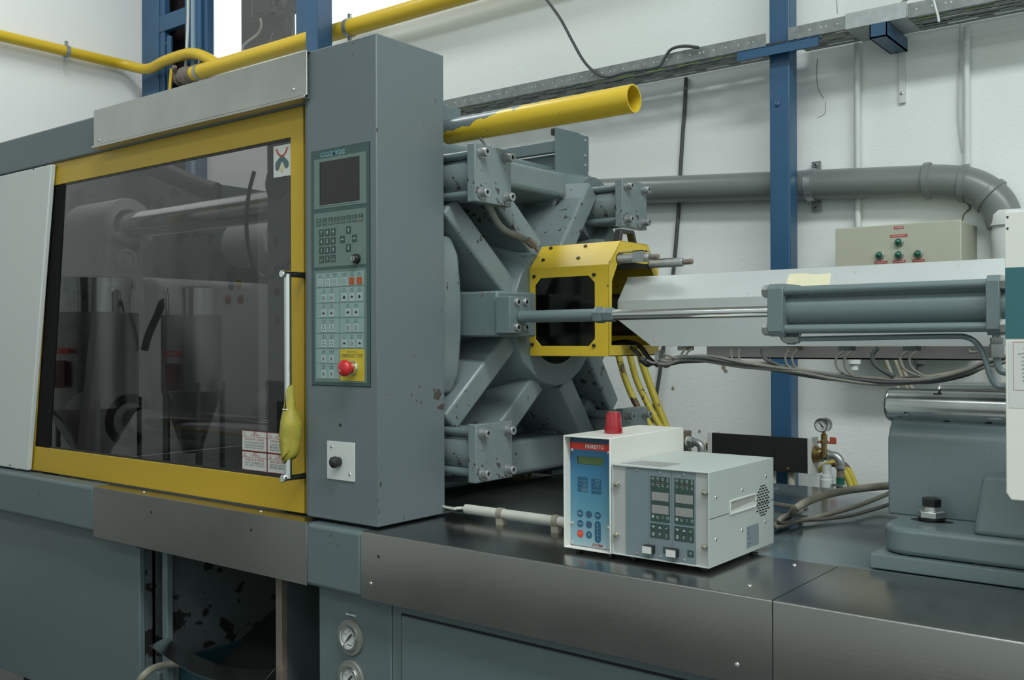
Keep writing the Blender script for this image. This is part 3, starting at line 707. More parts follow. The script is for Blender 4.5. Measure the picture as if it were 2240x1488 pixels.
# clear sheet, crate and hose in the bay
b = MB(); n = 14; v = []
A0, A1 = at(328, 1412, Y=1.60), at(572, 1496, Y=1.52); B0, B1 = at(364, 1394, Y=1.72), at(601, 1463, Y=1.70)
for i in range(n+1):
    s_ = i/n; sag = .035*math.sin(PI*s_)
    p = A0.lerp(A1, s_)-Vector((0, 0, sag)); q = B0.lerp(B1, s_)-Vector((0, 0, sag)); v += [p, q, q-Vector((0, 0, .003)), p-Vector((0, 0, .003))]
fs = [(0, 1, 2, 3), (4*n+3, 4*n+2, 4*n+1, 4*n)]
for i in range(n):
    k = 4*i; fs += [(k, k+4, k+5, k+1), (k+3, k+2, k+6, k+7), (k, k+3, k+7, k+4), (k+1, k+5, k+6, k+2)]
b.add(v, fs); tag(b.build('acrylic_sheet', M_sheet), 'bowed clear plastic sheet lying across the front of the discharge bay', 'plastic sheet')
q = at(430, 1475, Y=1.8)
b = MB(); x0, x1, y0, y1, z0, z1 = a+.02, at(596, 1400, Y=1.78).x, 1.765, 2.1, 0.0, at(480, 1462, Y=1.78).z
b.plate(TOP(0), rect(x0, x1, y0, y1), [rect(x0+.012, x1-.012, y0+.012, y1-.012)], z0, z1); b.box(x0, x1, y0, y1, z0, z0+.01)
tag(b.build('plastic_crate', M_crate, bevel=.004), 'dark teal crate standing on the floor below the discharge bay', 'crate')
b = MB(); b.tube([at(300, 1500, Y=1.62), at(315, 1478, Y=1.62), at(335, 1463, Y=1.65), at(362, 1455, Y=1.70), at(390, 1452, Y=1.75)], .011, 10)
tag(b.build('beige_hose', M_beige), 'beige hose curving out of the discharge bay at the bottom left', 'hose')

# ---- top guard beam and aluminium cover
zt = 2.318
t = thing('guard_beam', (-3.0, YF, 2.25), 'grey horizontal guard beam above the yellow door with a scuffed aluminium cover', 'beam')
YA = 1.70
xa = at(205, 290, Y=1.672).x
b = MB(); b.box(XE, -2.008, YA, 1.80, 2.19, zt-.006); b.build('beam_body', M_paint, t, bevel=.006, seg=3)
b = MB(); x1 = at(671, 160, Y=1.672).x
Q = [(1.672, zt), (1.672, 2.213), (1.668, 2.2), (1.674, 2.196), (1.698, 2.196)]
F = Frame((xa, 0, 0), (0, 1, 0), (0, 0, 1))
Q = [(1.672, 2.205), (1.664, 2.200), (1.664, 2.194), (1.74, 2.194), (1.74, 2.196), (1.667, 2.196), (1.667, 2.199), (1.6745, 2.2045), (1.6745, zt-.002), (1.80, zt-.002), (1.80, zt), (1.672, zt)]
b.fpoly(F, Q, 0, x1-xa); b.build('aluminium_cover', M_alu, t, bevel=.0006)
for x, y in ((216, 307), (641, 196)):
    q = at(x, y, Y=1.672); screw(t, (q.x, 1.672, q.z), (0, -1, 0), .006)

# ---- yellow sliding door
YDR = 1.712
t = thing('sliding_door', (-2.7, YDR, 1.1), 'yellow framed sliding guard door with a large dark tinted window', 'door')
d = lambda x, y: (lambda q: (q.x, q.z))(at(x, y, Y=YDR))
TLo, BLo = d(116, 352), d(60, 1021); TRo = (at(664, 600, Y=YDR).x, 2.20); BRo = (TRo[0], at(664, 1124, Y=YDR).z)
TLo = (TLo[0]-.03, 2.20); BLo = (BLo[0]-.04, BRo[1])
gz1 = (at(640, 300, Y=YDR).z+at(115, 406, Y=YDR).z)/2; gz0 = (at(620, 1050, Y=YDR).z+at(76, 975, Y=YDR).z)/2
gTL, gTR, gBR, gBL = (d(114, 406)[0], gz1), (d(636, 500)[0], gz1), (d(636, 500)[0], gz0), (d(75, 975)[0], gz0)
b = MB(); b.plate(FRONT(YDR), [BLo, BRo, TRo, TLo], [[gBL, gBR, gTR, gTL]], -.03, 0); b.build('door_frame', M_yel, t, bevel=.0015)
b = MB(); e = .006; b.plate(FRONT(YDR), [gBL, gBR, gTR, gTL], [[(gBL[0]+e, gBL[1]+e), (gBR[0]-e, gBR[1]+e), (gTR[0]-e, gTR[1]-e), (gTL[0]+e, gTL[1]-e)]], -.012, -.004); b.build('window_gasket', M_black, t)
MB().fpoly(FRONT(YDR), [gBL, gBR, gTR, gTL], -.010, -.006).build('window_pane', M_tint, t)
e = .001; b = MB(); w1_, w2_ = d(140, 406)[0]-d(114, 406)[0], d(106, 975)[0]-d(75, 975)[0]
b.fpoly(FRONT(YDR), [(gBL[0]+e, gBL[1]+e), (gBL[0]+w2_, gBL[1]+e), (gTL[0]+w1_, gTL[1]-e), (gTL[0]+e, gTL[1]-e)], -.0055, -.003); b.build('dark_reflection_strip', mat('matt_black', (.012, .012, .012), .85, spec=.1), t)  # opaque black stands in for the dark reflection along the pane's left edge
# handle
hx = at(630, 800, Y=1.655).x; hz1 = at(625, 600, Y=1.655).z; hz0 = at(628, 1046, Y=1.655).z; YH = 1.655
h = MB().cyl((hx, YH, hz0), (hx, YH, hz1), .0095, n=20).build('handle_bar', M_chrome, t)
for z in (hz0, hz1): MB().lathe((hx-.004, YH-.018, z), (0, 1, 0), [(0, .0085), (.002, .0105), (.006, .0105), (.012, .009), (YDR-YH+.018, .009)], 22).build('handle_post', M_chrome, h)
# emblem label
def poly(b, F, pts, c, mt): b.fpoly(F, pts, c, c+.0003, mt)
e0, e1 = d(596, 322), d(634, 305); ez0 = d(597, 389)[1]; e1x = e1[0]; ez1 = d(597, 322)[1]+.002
W = e1x-e0[0]; Hh = ez1-ez0
F = FRONT(YDR+.004, e0[0], ez0)
b = M2(M_lab); b.fbox(F, 0, W, 0, Hh, 0, .0008, M_lab)
def S(p): return [(x*W, y*Hh) for x, y in p]
gm = mat('emblem_green', (.07, .12, .12), .5); ro = mat('emblem_red', (.40, .06, .04), .5); yl = mat('emblem_yellow', (.55, .46, .25), .5)
poly(b, F, S([(.14, .24), (.10, .36), (.14, .48), (.30, .58), (.38, .62), (.60, .62), (.78, .52), (.88, .42), (.88, .30), (.80, .24), (.68, .24), (.62, .34), (.54, .46), (.46, .46), (.40, .36), (.30, .22), (.20, .20)]), .0009, gm)
poly(b, F, S([(.38, .60), (.60, .60), (.66, .68), (.56, .70), (.50, .64), (.44, .70), (.34, .68)]), .0010, gm)
for s_ in (-1, 1):
    P = [(.50, .62), (.36, .66), (.24, .74), (.17, .86), (.20, .93), (.25, .86), (.31, .77), (.42, .70), (.53, .66)]
    if s_ == 1: P = [(1-x, y) for x, y in P]
    poly(b, F, S(P), .0012, ro)
    cx = .14 if s_ == -1 else .86; poly(b, F, [(cx*W+.0016*math.cos(a), .88*Hh+.0016*math.sin(a)) for a in [i*PI/4 for i in range(8)]], .0012, ro)
poly(b, F, S([(.50, .10), (.40, .20), (.42, .32), (.50, .42), (.56, .32), (.59, .20)]), .0013, yl)
b.build('emblem_label', M_lab, t)
# warning sheets 2 x 2
wx0, wx1, wx2 = d(526, 950)[0], d(581, 960)[0], d(636, 960)[0]-.004
wz2, wz1, wz0 = d(530, 941)[1], d(528, 986)[1], d(527, 1028)[1]
F = FRONT(YDR+.0055)
txt = [('请勿将手伸入机器内', ['DO NOT REACH INTO THE', 'MACHINE WHILE RUNNING', 'INJURY MAY RESULT']), ('开机前请关好安全门', ['CLOSE THE SAFETY DOOR', 'BEFORE STARTING', 'THE MACHINE']), ('高温危险请勿触摸', ['HOT SURFACE', 'DO NOT TOUCH']), ('维修前请切断电源', ['SWITCH OFF POWER', 'BEFORE SERVICING'])]
for i, (x0, x1, z0, z1) in enumerate(((wx0, wx1, wz1, wz2), (wx1, wx2, wz1, wz2), (wx0, wx1, wz0, wz1), (wx1, wx2, wz0, wz1))):
    b = M2(M_lab); g = .0012; b.fbox(F, x0+g, x1-g, z0+g, z1-g, 0, .0005, M_redink); b.fbox(F, x0+g+.0014, x1-g-.0014, z0+g+.0014, z1-g-.0014, 0, .0008, M_lab)
    zl = z1-(z1-z0)*.30; b.fbox(F, x0+g, x1-g, zl-.0006, zl+.0006, .0008, .001, M_redink)
    xc_ = (x0+x1)/2; b.text(F, '警告', xc_+.004, z1-(z1-z0)*.10, .0075, M_redink, c=.001); b.text(F, 'WARNING', xc_+.004, z1-(z1-z0)*.20, .0060, M_redink, c=.001)
    tx = x0+.014; tz_ = z1-(z1-z0)*.16; s_ = .0065
    b.fpoly(F, [(tx-s_, tz_-s_*.8), (tx+s_, tz_-s_*.8), (tx, tz_+s_)], .0008, .001, M_redink); b.fpoly(F, [(tx-s_*.7, tz_-s_*.62), (tx+s_*.7, tz_-s_*.62), (tx, tz_+s_*.68)], .001, .0012, M_lab)
    b.fbox(F, tx-.0006, tx+.0006, tz_-s_*.45, tz_+s_*.35, .0012, .0013, M_redink)
    b.text(F, txt[i][0], xc_, z1-(z1-z0)*.42, .0068, M_redink, w=(x1-x0)*.74, c=.001)
    for k, s2 in enumerate(txt[i][1]): b.text(F, s2, xc_, z1-(z1-z0)*(.58+.13*k), .0055, M_ink, w=(x1-x0)*.76, c=.001)
    b.build('warning_sheet', M_lab, t)
# yellow rubber sleeve around the handle
t2 = thing('rubber_wrap', (hx, YH, at(630, 930, Y=YH).z), 'dirty yellow rubber sheet tied round the lower part of the door handle', 'wrap')
def hz(y): return at(630, y, Y=YH).z
def pxm(x): return (x-630)*.00118
b = MB(); n = 22; rows = []
outline = [(848, 622, 640, 1), (875, 624, 643, .95), (893, 620, 645, .9), (897, 619, 646, .9), (915, 614, 653, 1), (932, 612, 658, 1.1), (955, 610, 655, 1.2), (980, 614, 653, 1.2), (996, 617, 650, 1.2), (1007, 619, 645, 1.1)]
v = []
for k, (y, l, r_, s_) in enumerate(outline):
    cx = hx+pxm((l+r_)/2)+.004; rx = pxm(r_)-pxm(l); z = hz(y)
    for i in range(n):
        an = 2*PI*i/n+.06*k; wob = 1+.06*math.sin(3*an+k)
        v.append((cx+rx*.52*math.cos(an)*wob, YH+.55*rx*math.sin(an)*wob, z+.010*math.sin(an*1.0+1.2)*(1 if k in (0, len(outline)-1, 5) else .3)))
fs = []
for k in range(len(outline)-1):
    for i in range(n):
        if k < 3 and i in (15, 16): continue       # slit above the tie
        j = (i+1) % n; fs.append((k*n+i, (k+1)*n+i, (k+1)*n+j, k*n+j))
b.add(v, fs); o = b.build('sleeve', M_rub, t2, smooth=80)
s_ = o.modifiers.new('solid', 'SOLIDIFY'); s_.thickness = .0022; s_.offset = 0
ss = o.modifiers.new('sub', 'SUBSURF'); ss.levels = 1; ss.render_levels = 2
# overlapping flap across the front
b = MB(); v = []; m_ = 8
P0 = [(640, 905), (646, 915), (652, 924), (659, 931)]; 
fl_top = [(622, 962), (632, 950), (645, 940), (658, 932)]; fl_bot = [(621, 1008), (634, 1004), (645, 994), (651, 980)]
for i in range(4):
    for j in range(4):
        s_ = j/3; x = fl_top[i][0]*(1-s_)+fl_bot[i][0]*s_; y = fl_top[i][1]*(1-s_)+fl_bot[i][1]*s_
        bul = [0, .010, .012, 0][i]
        v.append((hx+pxm(x)+.003, YH-.019-bul+(.012 if i == 3 else 0), hz(y)))
b.add(v, [(4*i+j, 4*i+j+1, 4*i+j+5, 4*i+j+4) for i in range(3) for j in range(3)])
o = b.build('flap', M_rub, t2, smooth=80); s_ = o.modifiers.new('solid', 'SOLIDIFY'); s_.thickness = .002
ss = o.modifiers.new('sub', 'SUBSURF'); ss.levels = 1; ss.render_levels = 2
b = MB(); rx = .0165; b.tube([(hx+pxm(632)+.003+rx*math.cos(a), YH+rx*math.sin(a)*1.05, hz(895)) for a in [i*2*PI/16 for i in range(17)]], .0016, 6); b.build('cable_tie', M_pvcw, t2)

# ---- white fixed panel at the far left
YWP = 1.690
w1, w2 = at(112, 359, Y=YWP), at(59, 1030, Y=YWP)
t = thing('fixed_guard_panel', (-3.7, YWP, 1.1), 'white fixed guard panel with a slanting edge left of the yellow door', 'panel')
zt_ = at(112, 359, Y=YWP).z; zb_ = 1.104
b = MB(); b.fpoly(FRONT(YWP), [(XE, zb_), (w2.x, zb_), (w1.x, zt_), (XE, zt_)], -.018, 0); b.build('panel_sheet', M_white, t, bevel=.004, seg=3)
for x, y in ((73, 370), (22, 1018)):
    q = at(x, y, Y=YWP); MB().cyl((q.x, YWP-.0008, q.z), (q.x, YWP+.001, q.z), .0035, n=12).build('screw_hole', M_dark, t)

# ---- enclosure interior: what shows behind the tinted window
t = thing('clamp_housing', (-3, 2.4, 1.1), 'dim interior walls of the clamping unit behind the tinted door window', 'machine housing')
MB().box(XE, -2.4, BACK-.03, BACK-.01, 1.07, 2.15).build('rear_guard', mat('grey_rear_guard', (.12, .13, .135), .6), t)
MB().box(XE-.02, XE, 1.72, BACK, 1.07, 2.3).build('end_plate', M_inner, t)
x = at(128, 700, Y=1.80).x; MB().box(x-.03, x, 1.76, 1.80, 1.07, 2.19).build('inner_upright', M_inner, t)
MB().box(XE, -2.01, BACK-.08, BACK-.03, 2.05, 2.12).build('rear_rail', M_alu, t)

AY, AZ, PX = 2.382, 1.635, -1.645
HY, HZ = .362, .367
# moving platen
t = thing('moving_platen', (-3.55, AY, AZ), 'large pale moving platen with round tie bar collars behind the tinted window', 'platen')
MB().box(-3.75, -3.5, AY-.30, AY+.46, 1.12, 1.82).build('platen_block', mat('platen_pale_grey', (.30, .32, .31), .45, noise=.08), t, bevel=.03, seg=3)
for sy_, sz in ((-1, 1), (1, 1), (-1, -1), (1, -1)):
    y, z = AY+sy_*HY, AZ+sz*HZ
    MB().pipe((-3.72, y, z), (-3.42, y, z), .105, .062, 36).build('tie_bar_collar', MATS['platen_pale_grey'], t, bevel=.004)
q = at(272, 570, X=-3.42); MB().fpoly(SIDE(-3.49), [(q.y-.16, 1.13), (q.y+.13, 1.13), (q.y+.07, q.z+.10), (q.y-.06, q.z+.10)], 0, .07).build('platen_arm', MATS['platen_pale_grey'], t, bevel=.01)
MB().lathe((-3.42, q.y, q.z), (1, 0, 0), [(0, .045), (.012, .045), (.014, .036), (.006, .034), (.006, .015), (.018, .013)], 28).build('pivot_cap', M_bolt, t)
# tie bars
for sy_, sz, lab in ((-1, 1, 'upper front'), (1, 1, 'upper rear'), (-1, -1, 'lower front'), (1, -1, 'lower rear')):
    y, z = AY+sy_*HY, AZ+sz*HZ
    tag(MB().cyl((-3.86, y, z), (-2.33, y, z), .050, n=40).build('tie_bar', M_chrome), lab+' polished steel tie bar inside the clamping unit behind the tinted window', 'tie bar', 'tie bars of the clamping unit')
# dark hoses across the top inside
for k in range(4):
    b = MB(); y = 2.2+.05*k
    b.tube([at(x, yy+6*k, Y=y) for x, yy in ((280, 345), (345, 362), (400, 385), (440, 402), (475, 412))], .022, 10)
    tag(b.build('hydraulic_hose', M_black), ['topmost', 'second', 'third', 'lowest'][k]+' black hose of the bunch sagging across the top inside the clamping unit', 'hose', 'black hoses inside the clamping unit')
b = MB(); b.tube([at(x, y, Y=1.80) for x, y in ((556, 375), (545, 420), (539, 480), (544, 545), (560, 592), (582, 608), (610, 592), (640, 566))], .006, 8)
tag(b.build('hanging_lead', M_black), 'thin dark lead hanging in a loop inside, at the right of the tinted window', 'cable')
# ================================================================== control console
XC, CD = -1.741, .2455
cl = at(672, 600, Y=YF).x
t = thing('control_console', (-1.87, YF, ZB), 'tall grey control console with screen, keypads and red emergency button', 'control panel')
con = t
MB().box(cl, XC, YF, YF+CD, ZB+.006, 2.318).build('cabinet_body', M_col, t, bevel=.0025)
MB().box(cl+.02, XC-.02, YF+.015, YF+CD-.01, ZB, ZB+.006).build('plinth', M_dark, t)
MB().box(cl-.011, cl-.0008, YF+.004, YF+.05, ZB+.008, 2.20).build('edge_strip', M_col, t, bevel=.001)
def A(x, y): q = at(670+x/5.3125, 300+y/5.3125, Y=YF); return (q.x, q.z)      # panel marks, upper detail
def B(x, y): q = at(670+x/4.9625, 560+y/4.96, Y=YF); return (q.x, q.z)        # panel marks, lower detail
px0, px1 = A(64, 180)[0], A(737, 55)[0]; pz1 = (A(64, 180)[1]+A(737, 57)[1])/2; pz0 = (B(70, 1398)[1]+B(698, 1418)[1])/2
G = FRONT(YF)
b = MB(); b.fbox(G, px0-.0015, px1+.0015, pz0-.0015, pz1+.0015, 0, .0008, M_dark); b.fbox(G, px0, px1, pz0, pz1, 0, .002, M_pgreen)
pan = b.build('control_panel', M_pgreen, t)
def rct(x0, y0, x1, y1, fn): a, c = fn(x0, y0), fn(x0, y1); return a[0], fn(x1, y0)[0], c[1], a[1]
sx0, sx1, sz0, sz1 = rct(100, 270, 703, 845, A)
b = MB(); b.fbox(G, sx0, sx1, sz0, sz1, .002, .0026); b.build('screen_bezel', M_psage, pan)
q = rct(172, 296, 627, 800, A); b = M2(M_screen)
b.fbox(G, q[0], q[1], q[2], q[3], .0026, .0032, M_screen); b.build('screen', M_screen, pan)
b = M2(M_keyw); b.fbox(G, q[0]-.0016, q[0], q[2]-.001, q[3]+.001, .0026, .0036, M_dark).fbox(G, q[0]-.001, q[1]+.001, q[2]-.0016, q[2], .0026, .0036, M_pcell); b.build('screen_rim', M_dark, pan)
lg = A(165, 0)[0]; lz = (pz1+sz1)/2; b = MB()
b.text(G, 'COSMOS', (A(165, 0)[0]+A(452, 0)[0])/2+.0008, lz-.0012, .0125, M_keyw, w=A(452, 0)[0]-A(165, 0)[0], c=.0022, bold=True)
b.text(G, 'COSMOS', (A(165, 0)[0]+A(452, 0)[0])/2, lz, .0115, mat('logo_blue', (.07, .20, .25), .5), w=(A(452, 0)[0]-A(165, 0)[0])*.97, c=.0026, bold=True)
b.build('panel_lettering', M_keyw, pan)
kx0, kx1, kz0, kz1 = rct(100, 895, 703, 1600, A); kz0 = B(97, 130)[1]
b = MB(); b.fbox(G, kx0, kx1, kz0, kz1, .002, .0026); b.build('keypad_field', M_psage, pan)
# function keys
for i, (a1, a2) in enumerate((('MAN', 'MTR'), ('F1', 'CORE'), ('F2', 'INJ'), ('F3', 'EJECT'), ('F4', 'TEMP'), ('F5', 'TIME'), ('F6', 'MOLD'), ('F7', 'ORIG'))):
    q = rct(127+i*70, 955-i*9.3, 179+i*70, 1035-i*9.3, A); q = (q[0], q[1], rct(127, 955, 179, 1035, A)[2], rct(127, 955, 179, 1035, A)[3])
    b = M2(M_key); b.fbox(G, *q, .0026, .0034, M_key); xm_ = (q[0]+q[1])/2; zm = (q[2]+q[3])/2
    b.text(G, a1, xm_, zm+.0042, .0042, M_keyw, c=.0036); b.fbox(G, q[0]+.001, q[1]-.001, q[2]+.001, zm-.0004, .0034, .0036, M_psage)
    b.text(G, a2, xm_, zm-.0045, .0040, M_orange if i == 7 else M_ink, c=.0038, w=(q[1]-q[0])*.72); b.build('key', M_key, pan)
# digit keys
for r_, row in enumerate((('7', '8', '9'), ('4', '5', '6'), ('1', '2', '3'), ('SET', '0', 'ENTER'))):
    for c_, s_ in enumerate(row):
        q = rct(160+c_*68.5, 1079, 213+c_*68.5, 1160, A); z1 = rct(160, 1079+r_*101.5, 213, 1160+r_*101.5, A); q = (q[0], q[1], z1[2], z1[3])
        b = M2(M_key); b.fbox(G, *q, .0026, .0034, M_key); xm_ = (q[0]+q[1])/2; zm = (q[2]+q[3])/2
        if len(s_) == 1: b.text(G, s_, xm_, zm, .0095, M_keyw, c=.0036, bold=True)
        else: b.text(G, s_, xm_, zm-.003, .005, M_keyw, w=(q[1]-q[0])*.8, c=.0036); b.text(G, '*', xm_, zm+.005, .004, M_keyw, c=.0036)
        b.build('key', M_key, pan)
def arrow(b, F, x, z, s_, dx, dz, c, mt):
    P = [(s_, 0), (.1*s_, .55*s_), (.1*s_, .2*s_), (-s_, .2*s_), (-s_, -.2*s_), (.1*s_, -.2*s_), (.1*s_, -.55*s_)]
    b.fpoly(F, [(x+p*dx-q_*dz, z+p*dz+q_*dx) for p, q_ in P], c, c+.0003, mt)
for zx, zy, dx, dz in ((473, 1040, 0, 1), (403, 1150, -1, 0), (543, 1137, 1, 0), (473, 1248, 0, -1)):
    q = rct(zx, zy, zx+55, zy+85, A); b = M2(M_key); b.fbox(G, *q, .0026, .0034, M_key)
    arrow(b, G, (q[0]+q[1])/2, (q[2]+q[3])/2, .0052, dx, dz, .0034, M_keyw); b.build('key', M_key, pan)
# key switch
c = A(600, 1415); ks = MB().lathe((c[0], YF-.002, c[1]), (0, -1, 0), [(0, .0125), (.010, .0115), (.013, .0095)], 24).build('key_switch', M_blackox, pan)
b = MB(); 
p = A(622, 1305); b = MB(); b.text(G, 'PROG.', p[0], p[1], .0042, M_pcell, c=.0028).text(G, 'SELECT', p[0], p[1]-.0062, .0042, M_pcell, c=.0028)
p = A(545, 1415); b.text(G, 'OFF', p[0], p[1]+.002, .0038, M_pcell, c=.0028).text(G, 'LOCK', p[0], p[1]-.005, .0038, M_pcell, c=.0028); b.build('switch_lettering', M_pcell, pan)
b = M2(M_lab); b.lathe((c[0]-.001, YF-.0155, c[1]), (0, -1, 0), [(0, .0068), (.0015, .0068)], 20, M_galvfit); b.fbox(FRONT(YF-.017), c[0]-.0018, c[0]-.0004, c[1]-.0045, c[1]+.0045, 0, .0006, M_dark)
b.build('key_barrel', M_galvfit, t)
# lower operation field
fx0, fx1, fz0, fz1 = rct(97, 165, 660, 1362, B)
MB().fbox(G, fx0, fx1, fz0, fz1, .002, .0026).build('operation_field', M_psage, pan)
def cell(x0, x1, y0, y1, keys, cols, kw=52):
    q = rct(x0, y0, x1, y1, B); z1 = rct(118, y0, 200, y1, B); q = (q[0], q[1], z1[2], z1[3])
    b = M2(M_pcell); b.fbox(G, *q, .0026, .003, M_pcell)
    for (cx, w_), (cn, en, ic) in zip(cols, keys):
        k0, k1 = B(cx, y0)[0], B(cx+w_, y0)[0]; xm_ = (k0+k1)/2; H_ = q[3]-q[2]
        b.text(G, cn, xm_, q[3]-H_*.14, .0040, M_ink, c=.0031); b.text(G, en, xm_, q[3]-H_*.29, .0034, M_ink, c=.0031, w=min(.0145, .0030*len(en)))
    b.build('key_group', M_pcell, pan)
    for (cx, w_), (cn, en, ic) in zip(cols, keys):
        k0, k1 = B(cx, y0)[0], B(cx+w_, y0)[0]; xm_ = (k0+k1)/2; H_ = q[3]-q[2]
        z1_, z0_ = q[3]-H_*.42, q[2]+H_*.06; mt = M_orange if ic == 'o' else M_keyw
        k = M2(mt); k.fbox(G, k0, k1, z0_, z1_, .003, .0038, mt); zm = (z0_+z1_)/2; s_ = (k1-k0)
        c_ = .0038
        def ring(a0, a1, b0, b1, w_=.0007):
            for r_ in ((a0, a1, b0, b0+w_), (a0, a1, b1-w_, b1), (a0, a0+w_, b0, b1), (a1-w_, a1, b0, b1)): k.fbox(G, xm_+r_[0]*1, xm_+r_[1], zm+r_[2], zm+r_[3], c_, c_+.0002, M_ink)
        h_ = s_*.3
        if ic in ('a', 'o'): ring(-h_, h_, -h_*1.1, h_*1.1); 
        if ic == 'a2': ring(-h_, h_, -h_*1.1, h_*1.1); k.fbox(G, xm_-h_, xm_+h_, zm-.0004, zm+.0004, c_, c_+.0002, M_ink)
        if ic == 'm': ring(-h_*1.1, -h_*.3, -h_, h_); ring(h_*.3, h_*1.1, -h_, h_); arrow(k, G, xm_, zm, h_*.5, 1, 0, c_, M_ink)
        if ic == 'e': arrow(k, G, xm_, zm, h_*1.1, 1, 0, c_, M_ink); k.fbox(G, xm_-.0004, xm_+.0004, zm-h_, zm+h_, c_, c_+.0002, M_ink)
        if ic == 'b': k.fpoly(G, [(xm_-h_, zm-.3*h_), (xm_+h_, zm-.5*h_), (xm_+h_, zm+.5*h_), (xm_+.2*h_, zm+.5*h_), (xm_, zm+1.2*h_), (xm_-.4*h_, zm+.3*h_)], c_, c_+.0002, M_ink)
        if ic == 'n': k.fpoly(G, circ(xm_, zm, h_*.9, 10), c_, c_+.0002, M_ink)
        if ic == 'c':
            for aa in (-1, 0, 1): k.fpoly(G, circ(xm_+aa*h_*.7, zm-(h_*.5 if aa else -h_*.7), h_*.33, 8), c_, c_+.0002, M_ink)
        if ic == 'd': ring(-h_*.9, h_*.2, -h_*1.1, h_*1.1); k.fbox(G, xm_+h_*.6, xm_+h_*.9, zm-h_, zm+h_, c_, c_+.0002, M_ink)
        if ic == 'x':
            for sg in (-1, 1): k.fpoly(G, [(xm_-h_, zm-sg*h_*1.1), (xm_-h_+.001, zm-sg*h_*1.1-.0), (xm_+h_, zm+sg*h_*1.1), (xm_+h_-.001, zm+sg*h_*1.1)], c_, c_+.0002, M_ink)
            ring(-h_*.4, h_*.4, -h_*.4, h_*.4)
        k.build('key', mt, pan)
c6 = [(137, 50), (217, 48), (297, 48), (397, 50), (477, 54), (559, 55)]
c2 = [(172, 53), (258, 53)]; r3 = [(397, 50), (478, 50), (563, 50)]; r2 = [(432, 55), (521, 55)]
cell(118, 635, 193, 345, (('手动', 'MANUAL', 'a'), ('半自动', 'SEMI. AUTO', 'a'), ('电眼自动', 'SEMI. AUTO', 'a2'), ('时间自动', 'TIME AUTO', 'a2'), ('马达', 'MOTOR ON', 'o'), ('电热', 'HEATER ON', 'o')), c6)
L_ = [((('开模', 'MOLD OPEN', 'm'), ('关模', 'MOLD CLS', 'm')), 355, 515), ((('顶退', 'EJECT RET', 'e'), ('顶进', 'EJECT ADV', 'e')), 522, 675), ((('中子A进', 'CORE A IN', 'c'), ('中子A退', 'CORE A OUT', 'c')), 684, 836),
      ((('中子B进', 'CORE B IN', 'c'), ('中子B退', 'CORE B OUT', 'c')), 848, 1000), ((('调模', 'MOLD ADJ', 'x'), ('自动调模', 'AUTO ADJ', 'x')), 1012, 1165), ((('调模退', 'MOLD THICK', 'x'), ('调模进', 'MOLD THIN', 'x')), 1172, 1330)]
for keys, y0, y1 in L_: cell(118, 367, y0, y1, keys, c2)
cell(376, 635, 355, 515, (('射出', 'INJECT', 'n'), ('储料', 'CHARGE', 'b'), ('射退', 'SUCKBACK', 'n')), r3)
cell(376, 635, 522, 675, (('座进', 'NOZZLE ADV', 'b'), ('座退', 'NOZZLE RET', 'b')), r2)
cell(376, 635, 684, 836, (('安全门', 'DOOR OPEN', 'd'), ('安全门', 'DOOR CLS', 'd')), r2)
cell(376, 635, 848, 1000, (('吹气', 'AIR', 'b'), ('润滑', 'LUBRIC.', 'd'), ('自动清料', 'AUTO PURGE', 'b')), r3)
q = rct(378, 1013, 640, 1337, B); z = rct(118, 1010, 200, 1345, B)
b = M2(M_ylab); b.fbox(G, q[0], q[1], z[2], z[3], .0026, .0034, M_ylab)
b.text(G, '紧  急  停  止', (q[0]+q[1])/2, z[3]-.0068, .0052, M_ink, c=.0036, w=.032); b.text(G, 'EMERGENCY STOP', (q[0]+q[1])/2, z[3]-.0165, .0085, M_ink, w=(q[1]-q[0])*.86, c=.0036)
b.build('emergency_label', M_ylab, pan)
c = B(525, 1215); cx = (q[0]+q[1])/2+.004; cz = c[1]
eb = MB().lathe((cx, YF-.0034, cz), (0, -1, 0), [(0, .0185), (.004, .0185), (.006, .0165), (.012, .0165), (.013, .014)], 32).build('button_collar', M_chrome, t)
b = MB(); b.lathe((cx, YF-.014, cz), (0, -1, 0), [(0, .013), (.008, .014), (.012, .0195), (.018, .021), (.024, .0195), (.028, .014), (.0295, .007), (.030, .0005)], 32)
em = b.build('emergency_button', M_redb, t, smooth=60)
b = MB(); arrow(b, FRONT(YF-.0435), cx-.006, cz-.006, .005, .7, -.7, 0, M_keyw); b.build('turn_arrow', M_keyw, em)
# white cover plate with black knob
q0, q1 = at(717, 965, Y=YF), at(777, 965, Y=YF); zt_, zb_ = at(717, 964, Y=YF).z, at(717, 1047, Y=YF).z
pl_ = MB().fbox(G, q0.x, q1.x, zb_, zt_, 0, .003).build('cover_plate', M_white, t, bevel=.0006)
p = at(743, 1010, Y=YF); MB().lathe((p.x, YF-.003, p.z), (0, -1, 0), [(0, .0125), (.008, .013), (.012, .015), (.020, .014), (.025, .009), (.0265, .0035), (.0267, .0005)], 28).build('black_knob', M_black, pl_)
for x, y in ((725, 977), (765, 1038)): p = at(x, y, Y=YF-.003); screw(pl_, (p.x, YF-.003, p.z), (0, -1, 0), .0042)
p = at(744.5, 930, Y=YF); MB().cyl((p.x, YF-.0005, p.z), (p.x, YF+.001, p.z), .0042, n=12).build('screw_hole', M_dark, t)
